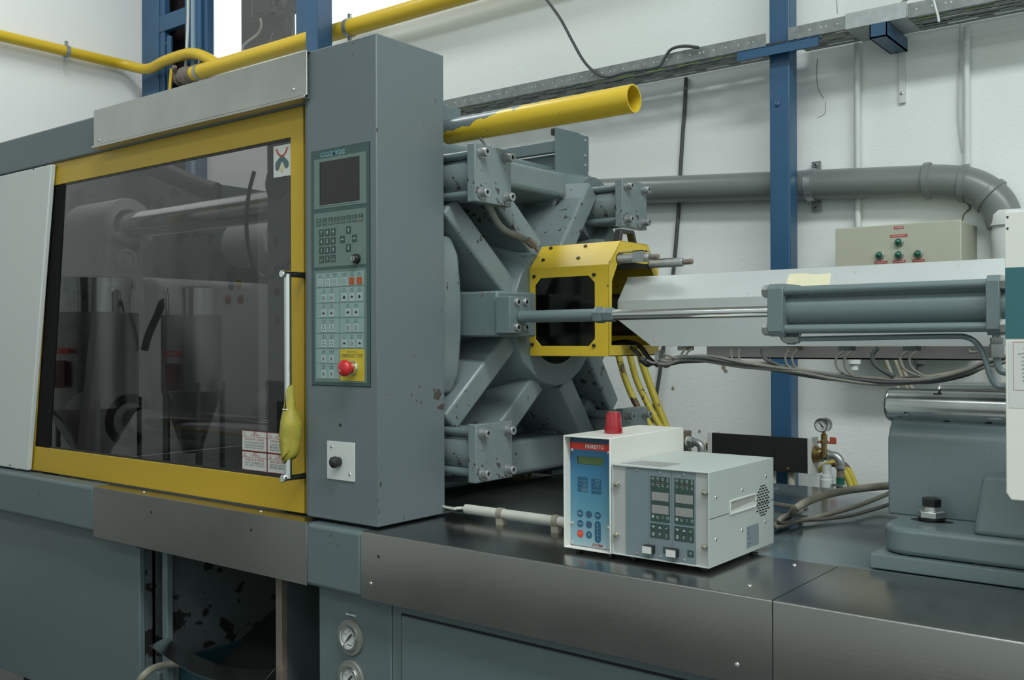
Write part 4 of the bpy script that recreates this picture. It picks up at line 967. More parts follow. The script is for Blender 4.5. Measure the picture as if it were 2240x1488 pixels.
# paint scrapes on the right side of the console
b = MB(); Fs = SIDE(XC+.0002)
for pts in ([(947, 851), (951, 850), (954, 860), (957, 850), (963, 853), (964, 866), (959, 876), (948, 872), (950, 860)], [(955, 892), (966, 884), (971, 883), (971, 896), (962, 896)], [(802, 280)]):
    if len(pts) < 3: continue
    b.fpoly(Fs, [(at(x, y, X=XC).y, at(x, y, X=XC).z) for x, y in pts], 0, .0003)
for x, y, r_ in ((967, 860, .003), (900, 865, .004), (912, 877, .004), (921, 880, .005), (917, 846, .004), (825, 285, .005), (833, 1060, .006), (826, 1095, .004), (829, 1120, .004), (884, 1134, .004), (963, 862, .003)):
    p = at(x, y, X=XC); b.fpoly(Fs, [(p.y+r_*random.uniform(.4, 1)*math.cos(a)*.8, p.z+r_*random.uniform(.5, 1.5)*math.sin(a)) for a in [i*PI/4 for i in range(8)]], 0, .0003)
b.build('paint_scrapes', mat('bare_scrape', (.07, .055, .045), .6), t)

# ================================================================== stationary platen
t = thing('stationary_platen', (-1.95, AY, ZB), 'large grey cast iron platen with spider ribs behind the console', 'platen')
MB().box(-2.32, -1.95, 1.945, AY+.60, ZB+.02, 2.16).build('platen_body', M_cast, t, bevel=.02, seg=3)
MB().box(-2.32, -2.03, 1.80, 1.944, ZB+.02, 2.16).build('platen_edge', M_cast, t, bevel=.01, seg=3)
for y in (AY-.42, AY+.36): MB().box(-2.30, -1.98, y, y+.2, ZB, ZB+.02).build('platen_foot', M_cast, t)
HX = -1.70
for x, y, r_ in ((605, 400, .05), (605, 530, .012), (606, 587, .012), (607, 640, .012), (606, 700, .012)):
    p = at(x, y, Y=1.80); MB().lathe((p.x, 1.7995, p.z), (0, -1, 0), [(0, r_), (.001, r_)], 24).build('bolt_hole', M_dark, t)
# hub: cone and flange ring
MB().lathe((-1.96, AY, AZ), (1, 0, 0), [(0, .33), (.10, .27), (.20, .222), (.255, .208), (.26, .204), (.26, .142), (.10, .135), (.10, .0)], 64, cap=False).build('hub_ring', M_cast, t, smooth=50)
MB().lathe((-1.86, AY, AZ), (1, 0, 0), [(0, .134), (.02, .134)], 40).build('hub_bore', M_dark, t)
# diagonal ribs, two to a corner
def rib(sy_, sz, off, nm='diagonal_rib'):
    dv = Vector((0, sy_*HY, sz*HZ)).normalized(); n = Vector((0, -dv.z, dv.y)); c = Vector((0, AY, AZ)); w_ = .033
    A0, A1, A2 = .185, .34, .50; fx_ = (-1.715, -1.735, -1.755)
    v = []
    for r_, x in zip((A0, A1, A2), fx_):
        for s_, xx, ww in ((-1, x, w_), (1, x, w_), (1, -1.955, w_*1.5), (-1, -1.955, w_*1.5)):
            p = c+dv*r_+n*(off+s_*ww); v.append((xx, p.y, p.z))
    fs = [(0, 1, 2, 3), (11, 10, 9, 8)]
    for k in (0, 4):
        for i in range(4): j = (i+1) % 4; fs.append((k+i, k+4+i, k+4+j, k+j))
    m_ = MB(); m_.add(v, fs); return m_.build(nm, M_cast2, t, bevel=.008, seg=3)
for sy_ in (-1, 1):
    for sz in (-1, 1):
        for off in (-.088, .088): rib(sy_, sz, off)
        c = Vector((0, AY+sy_*HY, AZ+sz*HZ))
        MB().lathe((-1.955, c.y, c.z), (1, 0, 0), [(0, .15), (.08, .125), (.13, .112), (.155, .105)] if sy_ > 0 else [(0, .080), (.155, .076)], 40).build('corner_boss', M_cast, t, smooth=50)
# outer rims: top, bottom, near side, far side
def rimbox(ya, yb_, za, zb_, x1, bulge, vert):
    m_ = MB(); n = 8; v = []; 
    for i in range(n+1):
        s_ = i/n; k = math.sin(PI*s_)*bulge
        if vert: z = za+(zb_-za)*s_; v += [(x1-(.02 if i in (0, n) else 0), ya-k*.3, z), (x1-(.02 if i in (0, n) else 0), yb_+k, z), (-1.955, yb_+k+.02, z), (-1.955, ya-k*.3, z)]
        else: y = ya+(yb_-ya)*s_; v += [(x1, y, zb_+k*.3), (x1, y, za-k), (-1.955, y, za-k-.02), (-1.955, y, zb_+k*.3)]
    fs = [(0, 1, 2, 3), (4*n+3, 4*n+2, 4*n+1, 4*n)]
    for i in range(n):
        for j in range(4): a_ = 4*i+j; b_ = 4*i+(j+1) % 4; fs.append((a_, a_+4, b_+4, b_))
    if not vert: fs = [f[::-1] for f in fs]
    m_.add(v, fs)
    # recalc outside
    return m_
def fixn(o):
    bm = bmesh.new(); bm.from_mesh(o.data); bmesh.ops.recalc_face_normals(bm, faces=bm.faces); bm.to_mesh(o.data); bm.free(); return o
XR_ = -1.80
zt0, zt1 = at(1180, 420, X=XR_).z, at(1180, 366, X=XR_).z
fixn(rimbox(AY-.24, AY+.20, zt0, zt1, XR_, .0, False).build('outer_rim', M_cast2, t, bevel=.012, seg=3))
zb0, zb1 = at(1180, 1029, X=XR_).z, at(1180, 957, X=XR_).z
fixn(rimbox(AY-.24, AY+.20, zb0, zb1, XR_, .0, False).build('outer_rim', M_cast2, t, bevel=.012, seg=3))
XN = -1.76
yb_ = at(1001, 700, X=XN).y; ya = 1.938
fixn(rimbox(ya, yb_, at(1000, 862, X=XN).z, at(1000, 515, X=XN).z, XN, .022, True).build('outer_rim', M_cast2, t, bevel=.012, seg=3))
fixn(rimbox(AY+.36, AY+.45, 1.47, 1.80, -1.82, .03, True).build('outer_rim', M_cast, t, bevel=.012, seg=3))
# vertical webs beside the far pockets
MB().box(-1.955, -1.83, AY+.175, AY+.215, 1.86, 2.05).build('web_plate', M_cast2, t, bevel=.012)
MB().box(-1.955, -1.83, AY+.175, AY+.215, 1.22, 1.43).build('web_plate', M_cast2, t, bevel=.012)
# horizontal rib and mounting block of the pull cylinder
r0_, r1_ = at(1060, 637, Y=2.045).z, at(1060, 737, Y=2.045).z
MB().box(-1.93, -1.655, 2.045, 2.22, r1_, r0_).build('side_arm', M_cast, t, bevel=.006)
MB().box(-1.93, -1.80, AY+.19, AY+.42, r1_, r0_).build('side_arm', M_cast, t, bevel=.006)
m0, m1 = at(1122, 648, Y=2.04).z, at(1122, 729, Y=2.04).z
mb_ = MB().box(-1.655, -1.607, 2.038, 2.13, m1, m0).build('mounting_block', M_cyl, t, bevel=.002)
for x, y in ((1130, 661), (1148, 661), (1130, 716), (1148, 716)):
    p = at(x, y, X=-1.607); MB().lathe((-1.607, p.y, p.z), (1, 0, 0), [(0, .0115), (.0015, .0115), (.0015, .0095), (.006, .0095), (.008, .008), (.008, .0055)], 18, cap=False).lathe((-1.602, p.y, p.z), (1, 0, 0), [(0, .0056), (.0005, .0056)], 6, M_dark).build('cap_screw', M_bolt, mb_)
# armoured lead on the ribs
b = MB(); P = [at(x, y, X=-1.70) for x, y in ((1062, 440), (1074, 462), (1088, 488), (1105, 505), (1130, 516), (1150, 524))]; b.tube(P, .010, 12)
al = tag(b.build('armoured_lead', mat('armoured_sheath', (.20, .21, .19), .4, .4, bump=.4, bscale=400)), 'armoured flexible lead clipped along the upper diagonal rib of the platen', 'cable')
p = at(1160, 526, X=-1.69); MB().hexn(p-Vector((0, .012, 0)), (.2, 1, -.6), .012, .03).cyl(p+Vector((.002, .015, -.01)), p+Vector((.006, .03, -.03)), .006, n=10).build('gland', M_rust, al)

# tie bar end clamps
def clampcyl(sy_, sz, label):
    c = Vector((0, AY+sy_*HY, AZ+sz*HZ)); t_ = thing('tie_bar_clamp', (PX, c.y, c.z), label, 'cylinder', 'square ended clamps on the platen corners')
    MB().lathe((-1.80, c.y, c.z), (1, 0, 0), [(0, .064), (.127, .064)], 40).build('cylinder_barrel', M_cast2, t_)
    s_ = .0765
    MB().box(PX-.028, PX, c.y-s_, c.y+s_, c.z-s_, c.z+s_).build('end_plate', M_cast2, t_, bevel=.0025)
    for dy in (-.053, .053):
        for dz in (-.053, .053):
            MB().cyl((-1.80, c.y+dy, c.z+dz), (PX-.028, c.y+dy, c.z+dz), .0115, n=16).build('tie_rod', M_cyl, t_)
            bo = MB().lathe((PX, c.y+dy, c.z+dz), (1, 0, 0), [(0, .0155), (.004, .0155)], 20).build('washer', M_bolt, t_)
            MB().bolt((PX+.004, c.y+dy, c.z+dz), (1, 0, 0), .0118, .020).build('cap_screw', M_bolt, t_)
    return t_
clampcyl(-1, 1, 'upper front square-ended clamp beside the console, under the yellow tube')
clampcyl(1, 1, 'upper rear square-ended clamp in front of the drain pipe')
clampcyl(-1, -1, 'lower front square-ended clamp beside the console, above the bed')
clampcyl(1, -1, 'lower rear square-ended clamp behind the red beacon')
# yellow tube
YT = 2.03
a, e = at(979, 284, Y=YT), at(1387, 221, Y=YT); R_ = (at(1387, 189, Y=YT).z-at(1387, 251, Y=YT).z)/2
zt_ = (a.z+e.z)/2
b = MB(); b.pipe((a.x, YT, zt_), (e.x, YT, zt_), R_, R_-.0035, 48)
b.lathe((a.x+.002, YT, zt_), (1, 0, 0), [(0, R_-.004), (.002, R_-.004)], 40)
tag(b.build('yellow_tube', M_tube, origin=(a.x, YT, zt_)), 'thick open-ended yellow tube with peeling paint, jutting out beside the console', 'tube')
t = thing('tube_bracket', (-1.86, 2.05, 2.05), 'grey plate bracket holding the thick yellow tube above the platen', 'bracket')
MB().box(a.x-.022, a.x-.002, YT-.055, YT+.06, 2.13, zt_+.075).build('bracket_plate', M_cast, t, bevel=.003)
b = MB(); b.tube([at(x, y, Y=1.99) for x, y in ((1050, 302), (1058, 312), (1062, 322))], .0035, 6); b.build('lead', M_cable, t)
# grey sheet metal behind the platen top
t = thing('rear_guard_frame', (-1.95, 2.75, 2.2), 'grey upright sheet and rail of the rear guard above the platen', 'guard')
xg = -1.93
P = [(1214, 600), (1216, 278), (1262, 288), (1272, 293), (1287, 297), (1285, 600)]
ly, ry = at(1216, 400, X=xg).y, at(1287, 400, X=xg).y
b = MB(); b.fpoly(SIDE(xg), [(ly, 1.9), (ly, at(1216, 279, X=xg).z), (at(1266, 290, X=xg).y, at(1266, 291, X=xg).z), (at(1270, 295, X=xg).y, at(1270, 295, X=xg).z), (ry, at(1287, 299, X=xg).z), (ry, 1.9)], -.004, 0)
b.box(xg-.03, xg, ry, ry+.003, at(1287, 375, X=xg).z, at(1287, 299, X=xg).z); b.build('upright_sheet', M_cyl, t)
for y in (308, 341, 362): p = at(1281, y, X=xg); screw(t, p, (1, 0, 0), .007, M_bolt)
yk = ly+.01
for y0, y1, dx in ((306, 333, .0), (336, 372, .03)):
    z1, z0 = at(1213, y0+1, Y=yk+dx).z, at(1213, y1, Y=yk+dx).z
    MB().box(-2.3, xg-.006, yk+dx, yk+dx+.02, z0, z1).build('guard_rail', M_cyl, t, bevel=.003)
p = at(1215, 290, X=xg-.02); MB().box(xg-.03, xg-.006, p.y-.012, p.y+.01, p.z-.01, p.z+.012).build('rail_stop', M_black, t)
# ================================================================== nozzle guard
GX0, GX1, GY0, GY1 = HX+.001, -1.43, 2.248, 2.516
gz0 = at(1331, 780, Y=GY0).z; gz1 = at(1331, 578, Y=GY0).z; gz2 = at(1352, 527, Y=2.312).z
t = thing('nozzle_guard', (-1.56, GY0, gz0), 'chipped yellow sheet metal guard with a dirty window around the nozzle', 'guard')
F = FRONT(GY0); sh = .0025
def g(x, y): q = at(x, y, Y=GY0); return (q.x, q.z)
hx0, hx1, hz0_, hz1_ = g(1171, 700)[0], g(1301, 700)[0], g(1235, 757)[1], g(1235, 606)[1]; cc = .020
W8 = [(hx0+cc, hz0_), (hx1-cc, hz0_), (hx1, hz0_+cc), (hx1, hz1_-cc), (hx1-cc, hz1_), (hx0+cc, hz1_), (hx0, hz1_-cc), (hx0, hz0_+cc)]
b = MB(); b.plate(F, rect(GX0, GX1, gz0, gz1), [W8], -sh, 0)
YT1 = GY0+.062; dz = gz2-gz1; dy = YT1-GY0; L_ = math.hypot(dy, dz)
Fc = Frame((0, GY0, gz1), (1, 0, 0), (0, dy, dz)); b.fbox(Fc, GX0, GX1, 0, L_, -sh, 0)
b.box(GX0, GX1, YT1, GY1-.062, gz2-sh, gz2)
Fd = Frame((0, GY1, gz1), (-1, 0, 0), (0, -dy, dz)); b.fbox(Fd, -GX1, -GX0, 0, L_, -sh, 0)
b.box(GX0, GX1, GY1-sh, GY1, gz0+.004, gz1)
b.build('guard_shell', M_yel2, t, bevel=.0008)
b = MB(); out = [(GY0, gz0), (GY1, gz0), (GY1, gz1), (GY1-.062, gz2), (YT1, gz2), (GY0, gz1)]
hole = [(GY0+.012, gz0+.03), (GY1-.012, gz0+.03), (GY1-.012, gz1-.035), (GY1-.05, gz1+.012), (YT1-.012, gz1+.012), (GY0+.016, gz1-.045)]
b.plate(SIDE(GX1), out, [hole], -sh, 0); b.build('end_frame', M_yel2, t, bevel=.0006)
MB().box(GX0, GX1, GY0+sh, GY1-sh, gz0, gz0+sh).build('floor_sheet', mat('greasy_yellow', (.22, .16, .02), .4, noise=.5, nscale=20), t)
MB().fpoly(FRONT(GY0+sh+.001), [(x*1.0, z) for x, z in [(hx0-.012, hz0_-.012), (hx1+.012, hz0_-.012), (hx1+.012, hz1_+.003), (hx0-.012, hz1_+.003)]], -.004, 0).build('window_pane', M_tint2, t)
for x, y in ((1169, 605), (1300, 601), (1165, 754), (1300, 756)):
    p = at(x, y, Y=GY0); MB().lathe((p.x, GY0, p.z), (0, -1, 0), [(0, .0052), (.004, .0050), (.005, .004)], 14).build('screw', M_blackox, t)
for x, y in ((1206, 544), (1189, 570), (1281, 539), (1265, 565)):
    v = FW+(x-1120)/FPX*RT-(y-744)/FPX*UP; o_ = Vector((0, 0, H)); tt = ((Fc.o-o_).dot(Fc.n))/v.dot(Fc.n); p = o_+v*tt
    MB().lathe(p, Fc.n, [(0, .0052), (.004, .0050), (.005, .004)], 14).build('screw', M_blackox, t)
# black handle on top
b = MB(); hx_ = at(1347, 530, Y=2.36).x; ha, hb_ = GX1-.045, GX1-.045; 
z2 = gz2
b.fpoly(SIDE(GX1-.03), [(2.350, z2), (2.362, z2+.040), (2.432, z2+.040), (2.450, z2), (2.437, z2), (2.424, z2+.029), (2.372, z2+.029), (2.364, z2)], -.022, 0)
b.build('handle', M_black, t, bevel=.002)
# steel guide shafts through the end frame
for (x0, x1, y, yc, tw, lab) in ((1338, 1422, 2.30, 568, 1441, 1), (1416, 1495, 2.47, 578, 1515, 2)):
    z = at(x0, yc, Y=y).z; xa, xb_, xt = GX1-.12, at(x1, yc, Y=y).x, at(tw, yc, Y=y).x
    g_ = MB().lathe((xa, y, z), (1, 0, 0), [(0, .0125), (xb_-xa-.003, .0125), (xb_-xa, .011)], 24).build('guide_shaft', M_bolt, t)
    MB().lathe((xb_, y, z), (1, 0, 0), [(0, .0065), (.006, .0065), (.006, .0078), (xt-xb_-.002, .0078), (xt-xb_, .006)], 14).build('threaded_end', M_rust, g_)
    if lab == 1:
        MB().box(GX1, xb_-.012, y-.004, y+.02, z+.0165, z+.019).box(xb_-.045, xb_-.012, y-.016, y-.0135, z-.012, z+.019).box(xb_-.045, xb_-.012, y-.016, y+.004, z+.0165, z+.019).build('clip_plate', M_bolt, g_)
    else: MB().box(GX1+.01, xb_-.03, y-.008, y+.01, z+.0115, z+.0135).build('clip_plate', M_bolt, g_)
    MB().lathe((GX1-.002, y, z), (1, 0, 0), [(0, .016), (.003, .0155), (.003, .0125)], 20, cap=False).build('rubber_bush', M_black, t)
# greasy heater and nozzle inside
t = thing('injection_nozzle', (-1.56, AY, AZ), 'dark greasy nozzle and heater bands inside the yellow guard', 'nozzle')
MB().lathe((-1.68, AY, AZ), (1, 0, 0), [(0, .02), (.06, .035), (.07, .06), (.30, .06)], 28).build('heater_band', mat('grease_black', (.02, .018, .015), .35, noise=.4, nscale=30), t)
b = MB(); P = [at(x, y, Y=2.40) for x, y in ((1340, 752), (1370, 748), (1400, 758), (1420, 785), (1440, 800))]; b.tube(P, .007, 8); b.build('heater_lead', M_black, t)
b = MB(); P = [at(x, y, Y=2.36) for x, y in ((1335, 770), (1360, 752), (1395, 772), (1404, 790), (1425, 798))]; b.tube(P, .005, 8); b.build('heater_lead', M_black, t)

# ================================================================== barrel housing
BY0 = 2.285; BY1 = 2*AY-BY0
t = thing('barrel_housing', (-1.0, AY, AZ), 'long scuffed aluminium cover around the injection barrel', 'housing')
zt_ = (at(1640, 592, Y=BY0+.055).z+at(2195, 566, Y=BY0+.055).z)/2; zm_ = (at(1640, 655, Y=BY0).z+at(1400, 653, Y=BY0).z)/2; zb_ = at(1700, 757.5, Y=BY0).z
xr = .15; xl_ = GX1+.004; xk = at(1425, 757, Y=BY0).x; zl = at(1334, 700, Y=BY0).z
b = MB(); b.fpoly(FRONT(BY0), [(xl_, zl), (xk, zb_), (xr, zb_), (xr, zm_), (xl_, zm_)], -.003, 0); 
b.build('side_sheet', M_barrel, t, bevel=.0006)
Fc = Frame((0, BY0, zm_), (1, 0, 0), (0, .055, zt_-zm_)); LL = math.hypot(.055, zt_-zm_)
MB().fbox(Fc, xl_, xr, .0005, LL, -.003, 0).build('chamfer_sheet', M_barrel, t, bevel=.0006)
MB().box(xl_, xr, BY0+.055, BY1-.055, zt_-.003, zt_).build('top_sheet', M_barrel, t)
Fd = Frame((0, BY1, zm_), (-1, 0, 0), (0, -.055, zt_-zm_)); MB().fbox(Fd, -xr, -xl_, .0005, LL, -.003, 0).build('chamfer_sheet', M_barrel, t)
MB().fpoly(Frame((0, BY1, 0), (-1, 0, 0), (0, 0, 1)), [(-xr, zb_), (-xk, zb_), (-xl_, zl), (-xl_, zm_), (-xr, zm_)], -.003, 0).build('side_sheet', M_barrel, t)
MB().box(xk+.02, xr, BY0+.003, BY1-.003, zb_+.001, zb_+.004).build('bottom_sheet', M_pink, t)
MB().lathe((-1.38, AY, AZ), (1, 0, 0), [(0, .062), (1.5, .062)], 30).build('barrel', M_blackox, t)
# paper tape remnant on the chamfer
def onp(Fr, x, y):
    v = FW+(x-1120)/FPX*RT-(y-744)/FPX*UP; o_ = Vector((0, 0, H)); p = o_+v*((Fr.o-o_).dot(Fr.n)/v.dot(Fr.n)); d_ = p-Fr.o; return (d_.dot(Fr.r), d_.dot(Fr.u))
P = [onp(Fc, x, y) for x, y in ((1718, 627), (1724, 607), (1728, 600), (1745, 599), (1762, 598), (1775, 600), (1790, 601), (1803, 599), (1818, 597), (1815, 627), (1790, 629))]
MB().fpoly(Fc, P, 0, .0004).build('tape_remnant', M_tape, t)
# pink-grey rail under the housing
YR_ = 2.36
t = thing('rail_channel', (-.9, YR_, 1.52), 'raw steel channel running below the barrel housing, with cables hanging under it', 'rail')
za, zc_ = zb_-.001, at(1900, 787, Y=YR_).z
MB().box(at(1546, 770, Y=YR_).x, at(2166, 770, Y=YR_).x, YR_, YR_+.004, zc_, za).box(at(1546, 770, Y=YR_).x, at(2166, 770, Y=YR_).x, YR_, YR_+.08, zc_, zc_+.004).build('channel', M_pink, t, bevel=.0005)
for x, w_ in ((1500, 14), (1738, 14), (1853, 18), (1995, 18)):
    p = at(x, 761, Y=BY0+.03); 
    MB().box(p.x-.014, p.x+.014, BY0+.01, BY0+.05, zb_-.011, zb_-.0005).build('terminal_block', M_beige if x < 1800 else M_cyl, t, bevel=.001)

# cable bundle below
YQ = 2.30
pts = [(1440, 790), (1462, 793), (1490, 786), (1530, 785), (1570, 788), (1620, 796), (1700, 806), (1760, 815), (1820, 825), (1900, 833), (1960, 834), (2040, 830), (2110, 815), (2150, 800), (2200, 785)]
cols = [M_wire, M_cable, M_wire, M_beige, M_wire, M_cable, M_beige, M_wire]
for k in range(8):
    o1, o2 = (k % 3-1)*4.2, (k//3-1)*.011
    b = MB(); P = [at(x, y+o1+2.5*math.sin(i*1.3+k), Y=YQ+o2+.004*math.sin(i*.9+k*2)) for i, (x, y) in enumerate(pts)]
    b.tube(P, .0042, 8)
    tag(b.build('bundle_cable', cols[k]), ['top front', 'middle front', 'bottom front', 'top middle', 'central', 'bottom middle', 'top rear', 'middle rear'][k]+' thin cable of the sagging bundle below the barrel housing', 'cable', 'cables in the sagging bundle')
def loop(name, pts, r, mt, label, Y=2.29, grp='cable loops below the barrel housing'):
    b = MB(); b.tube([at(x, y, Y=Y) for x, y in pts], r, 8); tag(b.build(name, mt), label, 'cable', grp)
LOOPL = ['thin lead, left one of the pair looping down from the leftmost terminal block', 'thin lead, right one of the pair looping down from the leftmost terminal block',
  'thin lead hanging from the left end of the steel channel into the bundle', 'second thin lead hanging near the left end of the steel channel', 'thick dark lead curving down just left of the blue post',
  'thin lead, left one of the pair looping in front of the blue post', 'thin lead, right one of the pair looping in front of the blue post', 'thin lead, left one of the pair right of the blue post', 'thin lead, right one of the pair right of the blue post',
  'thick dark lead curving into the bundle below the middle of the cylinder', 'thin lead, left one of the pair under the right half of the cylinder', 'thin lead, right one of the pair under the right half of the cylinder',
  'tiny lead loop beside the bend of the oil pipe', 'dark lead drooping beside the small junction plate', 'thin lead running right from the small junction plate', 'thin lead running left from the small junction plate under the guard']
for i, (pts_, r_) in enumerate(((((1500, 762), (1491, 775), (1493, 786), (1503, 790)), .0030), (((1515, 762), (1503, 772), (1502, 784), (1512, 790)), .0030), (((1600, 762), (1599, 775), (1606, 790), (1626, 800)), .003), (((1618, 762), (1616, 780), (1622, 796)), .003),
        (((1667, 762), (1668, 775), (1676, 787), (1700, 797), (1722, 810)), .0045), (((1727, 765), (1718, 780), (1722, 798), (1740, 810), (1762, 817)), .003), (((1745, 765), (1733, 780), (1737, 800), (1752, 812)), .003),
        (((1845, 768), (1829, 785), (1832, 805), (1850, 818), (1868, 822)), .003), (((1862, 768), (1848, 785), (1850, 805), (1868, 823)), .003), (((1920, 762), (1909, 775), (1912, 795), (1930, 810), (1956, 824)), .0055),
        (((1985, 768), (1970, 782), (1972, 800), (1990, 815), (2030, 828)), .003), (((2005, 768), (1990, 785), (1995, 805), (2020, 822), (2040, 827)), .003), (((2118, 762), (2122, 770), (2135, 770), (2142, 764)), .003),
        (((1448, 765), (1445, 785), (1452, 800), (1462, 800), (1475, 788)), .0045), (((1452, 775), (1478, 784), (1500, 788)), .003), (((1415, 788), (1430, 794), (1450, 790)), .003))):
    loop('cable_loop', pts_, r_, [M_wire, M_cable][i in (4, 9, 13)], LOOPL[i])
b = MB().box(*[v for p in [(at(1436, 780, Y=2.33).x, at(1452, 780, Y=2.33).x), (2.32, 2.34), (at(1440, 795, Y=2.33).z, at(1440, 768, Y=2.33).z)] for v in p])
tag(b.build('junction_plate', M_lab, bevel=.001), 'small pale junction plate hanging beside the yellow nozzle guard', 'plate')
b = MB(); b.tube([at(x, y, Y=2.31) for x, y in ((1402, 786), (1415, 794), (1430, 796))], [.009, .011, .005], 10)
tag(b.build('taped_cable_end', M_black), 'black taped cable end below the yellow nozzle guard', 'cable')

# ================================================================== pull cylinder (carriage cylinder)
CY = 2.084
CZ = 1.6265
t = thing('pull_cylinder', (-.7, CY, CZ), 'grey hydraulic cylinder with four tie rods and long chrome rod', 'cylinder')
X = lambda px_, yy=680, y=CY: at(px_, yy, Y=y).x
s0 = X(1137); 
MB().lathe((s0, CY, CZ), (1, 0, 0), [(0, .011), (.004, .0162), (X(1306)-s0, .0162)], 32).build('rod_sleeve', M_cyl, t, smooth=50)
MB().hexn((X(1304), CY, CZ), (1, 0, 0), .0215, X(1322)-X(1304)).hexn((X(1323), CY, CZ), (1, 0, 0), .0185, X(1345)-X(1323)).build('hex_coupling', M_cyl, t)
MB().cyl((X(1343), CY, CZ), (X(1700), CY, CZ), .0140, n=40).build('chrome_rod', M_chrome, t)
# head blocks
hs = .0575
def head(x0, x1, nm):
    b = MB(); c_ = .012; P = [(-hs+c_, -hs), (hs-c_, -hs), (hs, -hs+c_), (hs, hs-c_), (hs-c_, hs), (-hs+c_, hs), (-hs, hs-c_), (-hs, -hs+c_)]
    b.fpoly(SIDE(x0, CY, CZ), P, 0, x1-x0); return b.build(nm, M_cyl, t, bevel=.0015)
yf = CY-hs
h1 = head(X(1678, y=yf), X(1712, y=yf), 'head_block'); h2 = head(X(2156, y=yf), X(2186, y=yf), 'end_block')
MB().cyl((X(1712, y=yf), CY, CZ), (X(2156, y=yf), CY, CZ), .043, n=48).build('cylinder_tube', M_cyl, t)
MB().lathe((X(2186, y=yf), CY, CZ), (1, 0, 0), [(0, .045), (.02, .045), (.021, .035), (.05, .035)], 32).build('end_cap', M_cyl, t)
for dy in (-.0415, .0415):
    for dz in (-.0415, .0415):
        MB().cyl((X(1678, y=yf)-.004, CY+dy, CZ+dz), (X(2156, y=yf)+.0, CY+dy, CZ+dz), .0095, n=20).build('tie_rod', M_cyl, t)
        MB().hexn((X(1678, y=yf), CY+dy, CZ+dz), (-1, 0, 0), .0145, .015).build('hex_nut', M_bolt, t)
        MB().hexn((X(2186, y=yf), CY+dy, CZ+dz), (1, 0, 0), .0145, .015).build('hex_nut', M_bolt, t)
# pipes
py_ = 2.06
b = MB(); p = at(1714, 724, Y=py_); b.tube([(p.x, py_, CZ-hs+.005), (p.x, py_, p.z-.010), (p.x+.006, py_, p.z-.018), (p.x+.02, py_, p.z-.020)], .0095, 14)
e_ = at(1722, 741, Y=py_); b.hexn((e_.x, py_, e_.z), (1, 0, 0), .0135, .020).hexn((e_.x+.02, py_, e_.z), (1, 0, 0), .011, .008); b.build('elbow_fitting', M_bolt, t)
b = MB(); b.tube([at(x, y, Y=py_) for x, y in ((1748, 742), (1800, 741), (1900, 739), (2000, 737), (2080, 736), (2110, 737), (2132, 747), (2148, 768), (2158, 795), (2166, 822), (2176, 840), (2186, 846), (2205, 846))], .0056, 14); b.build('oil_pipe', M_cyl, t, smooth=60)
b = MB(); p = at(2180, 728, Y=py_); zz = CZ-hs
b.lathe((p.x, py_, zz+.002), (0, 0, -1), [(0, .008), (.008, .008)], 16).hexn((p.x, py_, zz-.005), (0, 0, -1), .012, .012).hexn((p.x, py_, zz-.017), (0, 0, -1), .0135, .026).build('union_fitting', M_bolt, t)
b = MB(); b.tube([at(x, y, Y=py_) for x, y in ((2181, 760), (2181, 785), (2183, 800), (2190, 812), (2205, 816))], .0068, 14); b.build('oil_pipe', M_cyl, t, smooth=60)

# ================================================================== injection carriage base
KY = 2.0
t = thing('carriage_base', (-.45, KY, ZB), 'heavy grey cast base bolted to the bed under the chrome guide bar', 'machine base')
xa = at(1908, 1220, Y=2.02).x
zp = at(1930, 1211, Y=2.02).z
MB().box(xa, .55, 2.005, 2.80, ZB, zp).build('base_plate', M_cyl, t, bevel=.002)
xf = at(1919, 1180, Y=2.02).x; zf1 = at(1925, 1150, Y=2.02).z
b = MB(); r_ = .06; P = [(xf+r_-r_*math.cos(a), 2.02+r_-r_*math.sin(a)) for a in [i*PI/16 for i in range(9)]]
P = [(xf, 2.78)]+P+[(.5, 2.02), (.5, 2.78)]
b.fpoly(TOP(0), P, zp+.001, zf1); b.build('foot_flange', M_cyl, t, bevel=.010, seg=3)
yc = at(1950, 1124, Z=zf1).y; xc_ = at(1942, 1000, Y=yc).x
zc1 = at(1945, 960, Y=yc).z; zc2 = at(1950, 935, Y=yc+.01).z; ztop = at(1950, 918, Y=yc+.03).z
b = MB(); b.fpoly(SIDE(0, 0, 0), [(yc, zf1-.001), (yc, zc1), (yc+.012, zc2), (yc+.03, ztop+.004), (yc+.16, ztop+.004), (yc+.19, zc1), (yc+.19, zf1-.001)], xc_, .5)
b.build('upright_casting', M_cyl, t, bevel=.004)
b = MB(); x1 = at(2128, 1180, Y=2.05).x; x2 = at(2150, 1030, Y=2.06).x
b.add([(x1, 2.03, zf1-.002), (x1+.04, yc+.01, zf1-.002), (x2+.05, yc+.01, at(2150, 1030, Y=2.08).z), (x2, 2.045, at(2150, 1030, Y=2.08).z), (.5, 2.03, zf1-.002), (.5, yc+.01, zf1-.002), (.5, yc+.01, at(2150, 1028, Y=2.08).z), (.5, 2.045, at(2150, 1028, Y=2.08).z)],
      [(0, 3, 2, 1), (4, 5, 6, 7), (0, 4, 7, 3), (3, 7, 6, 2), (0, 1, 5, 4), (1, 2, 6, 5)])
b.build('buttress', M_cyl, t, bevel=.012, seg=3)
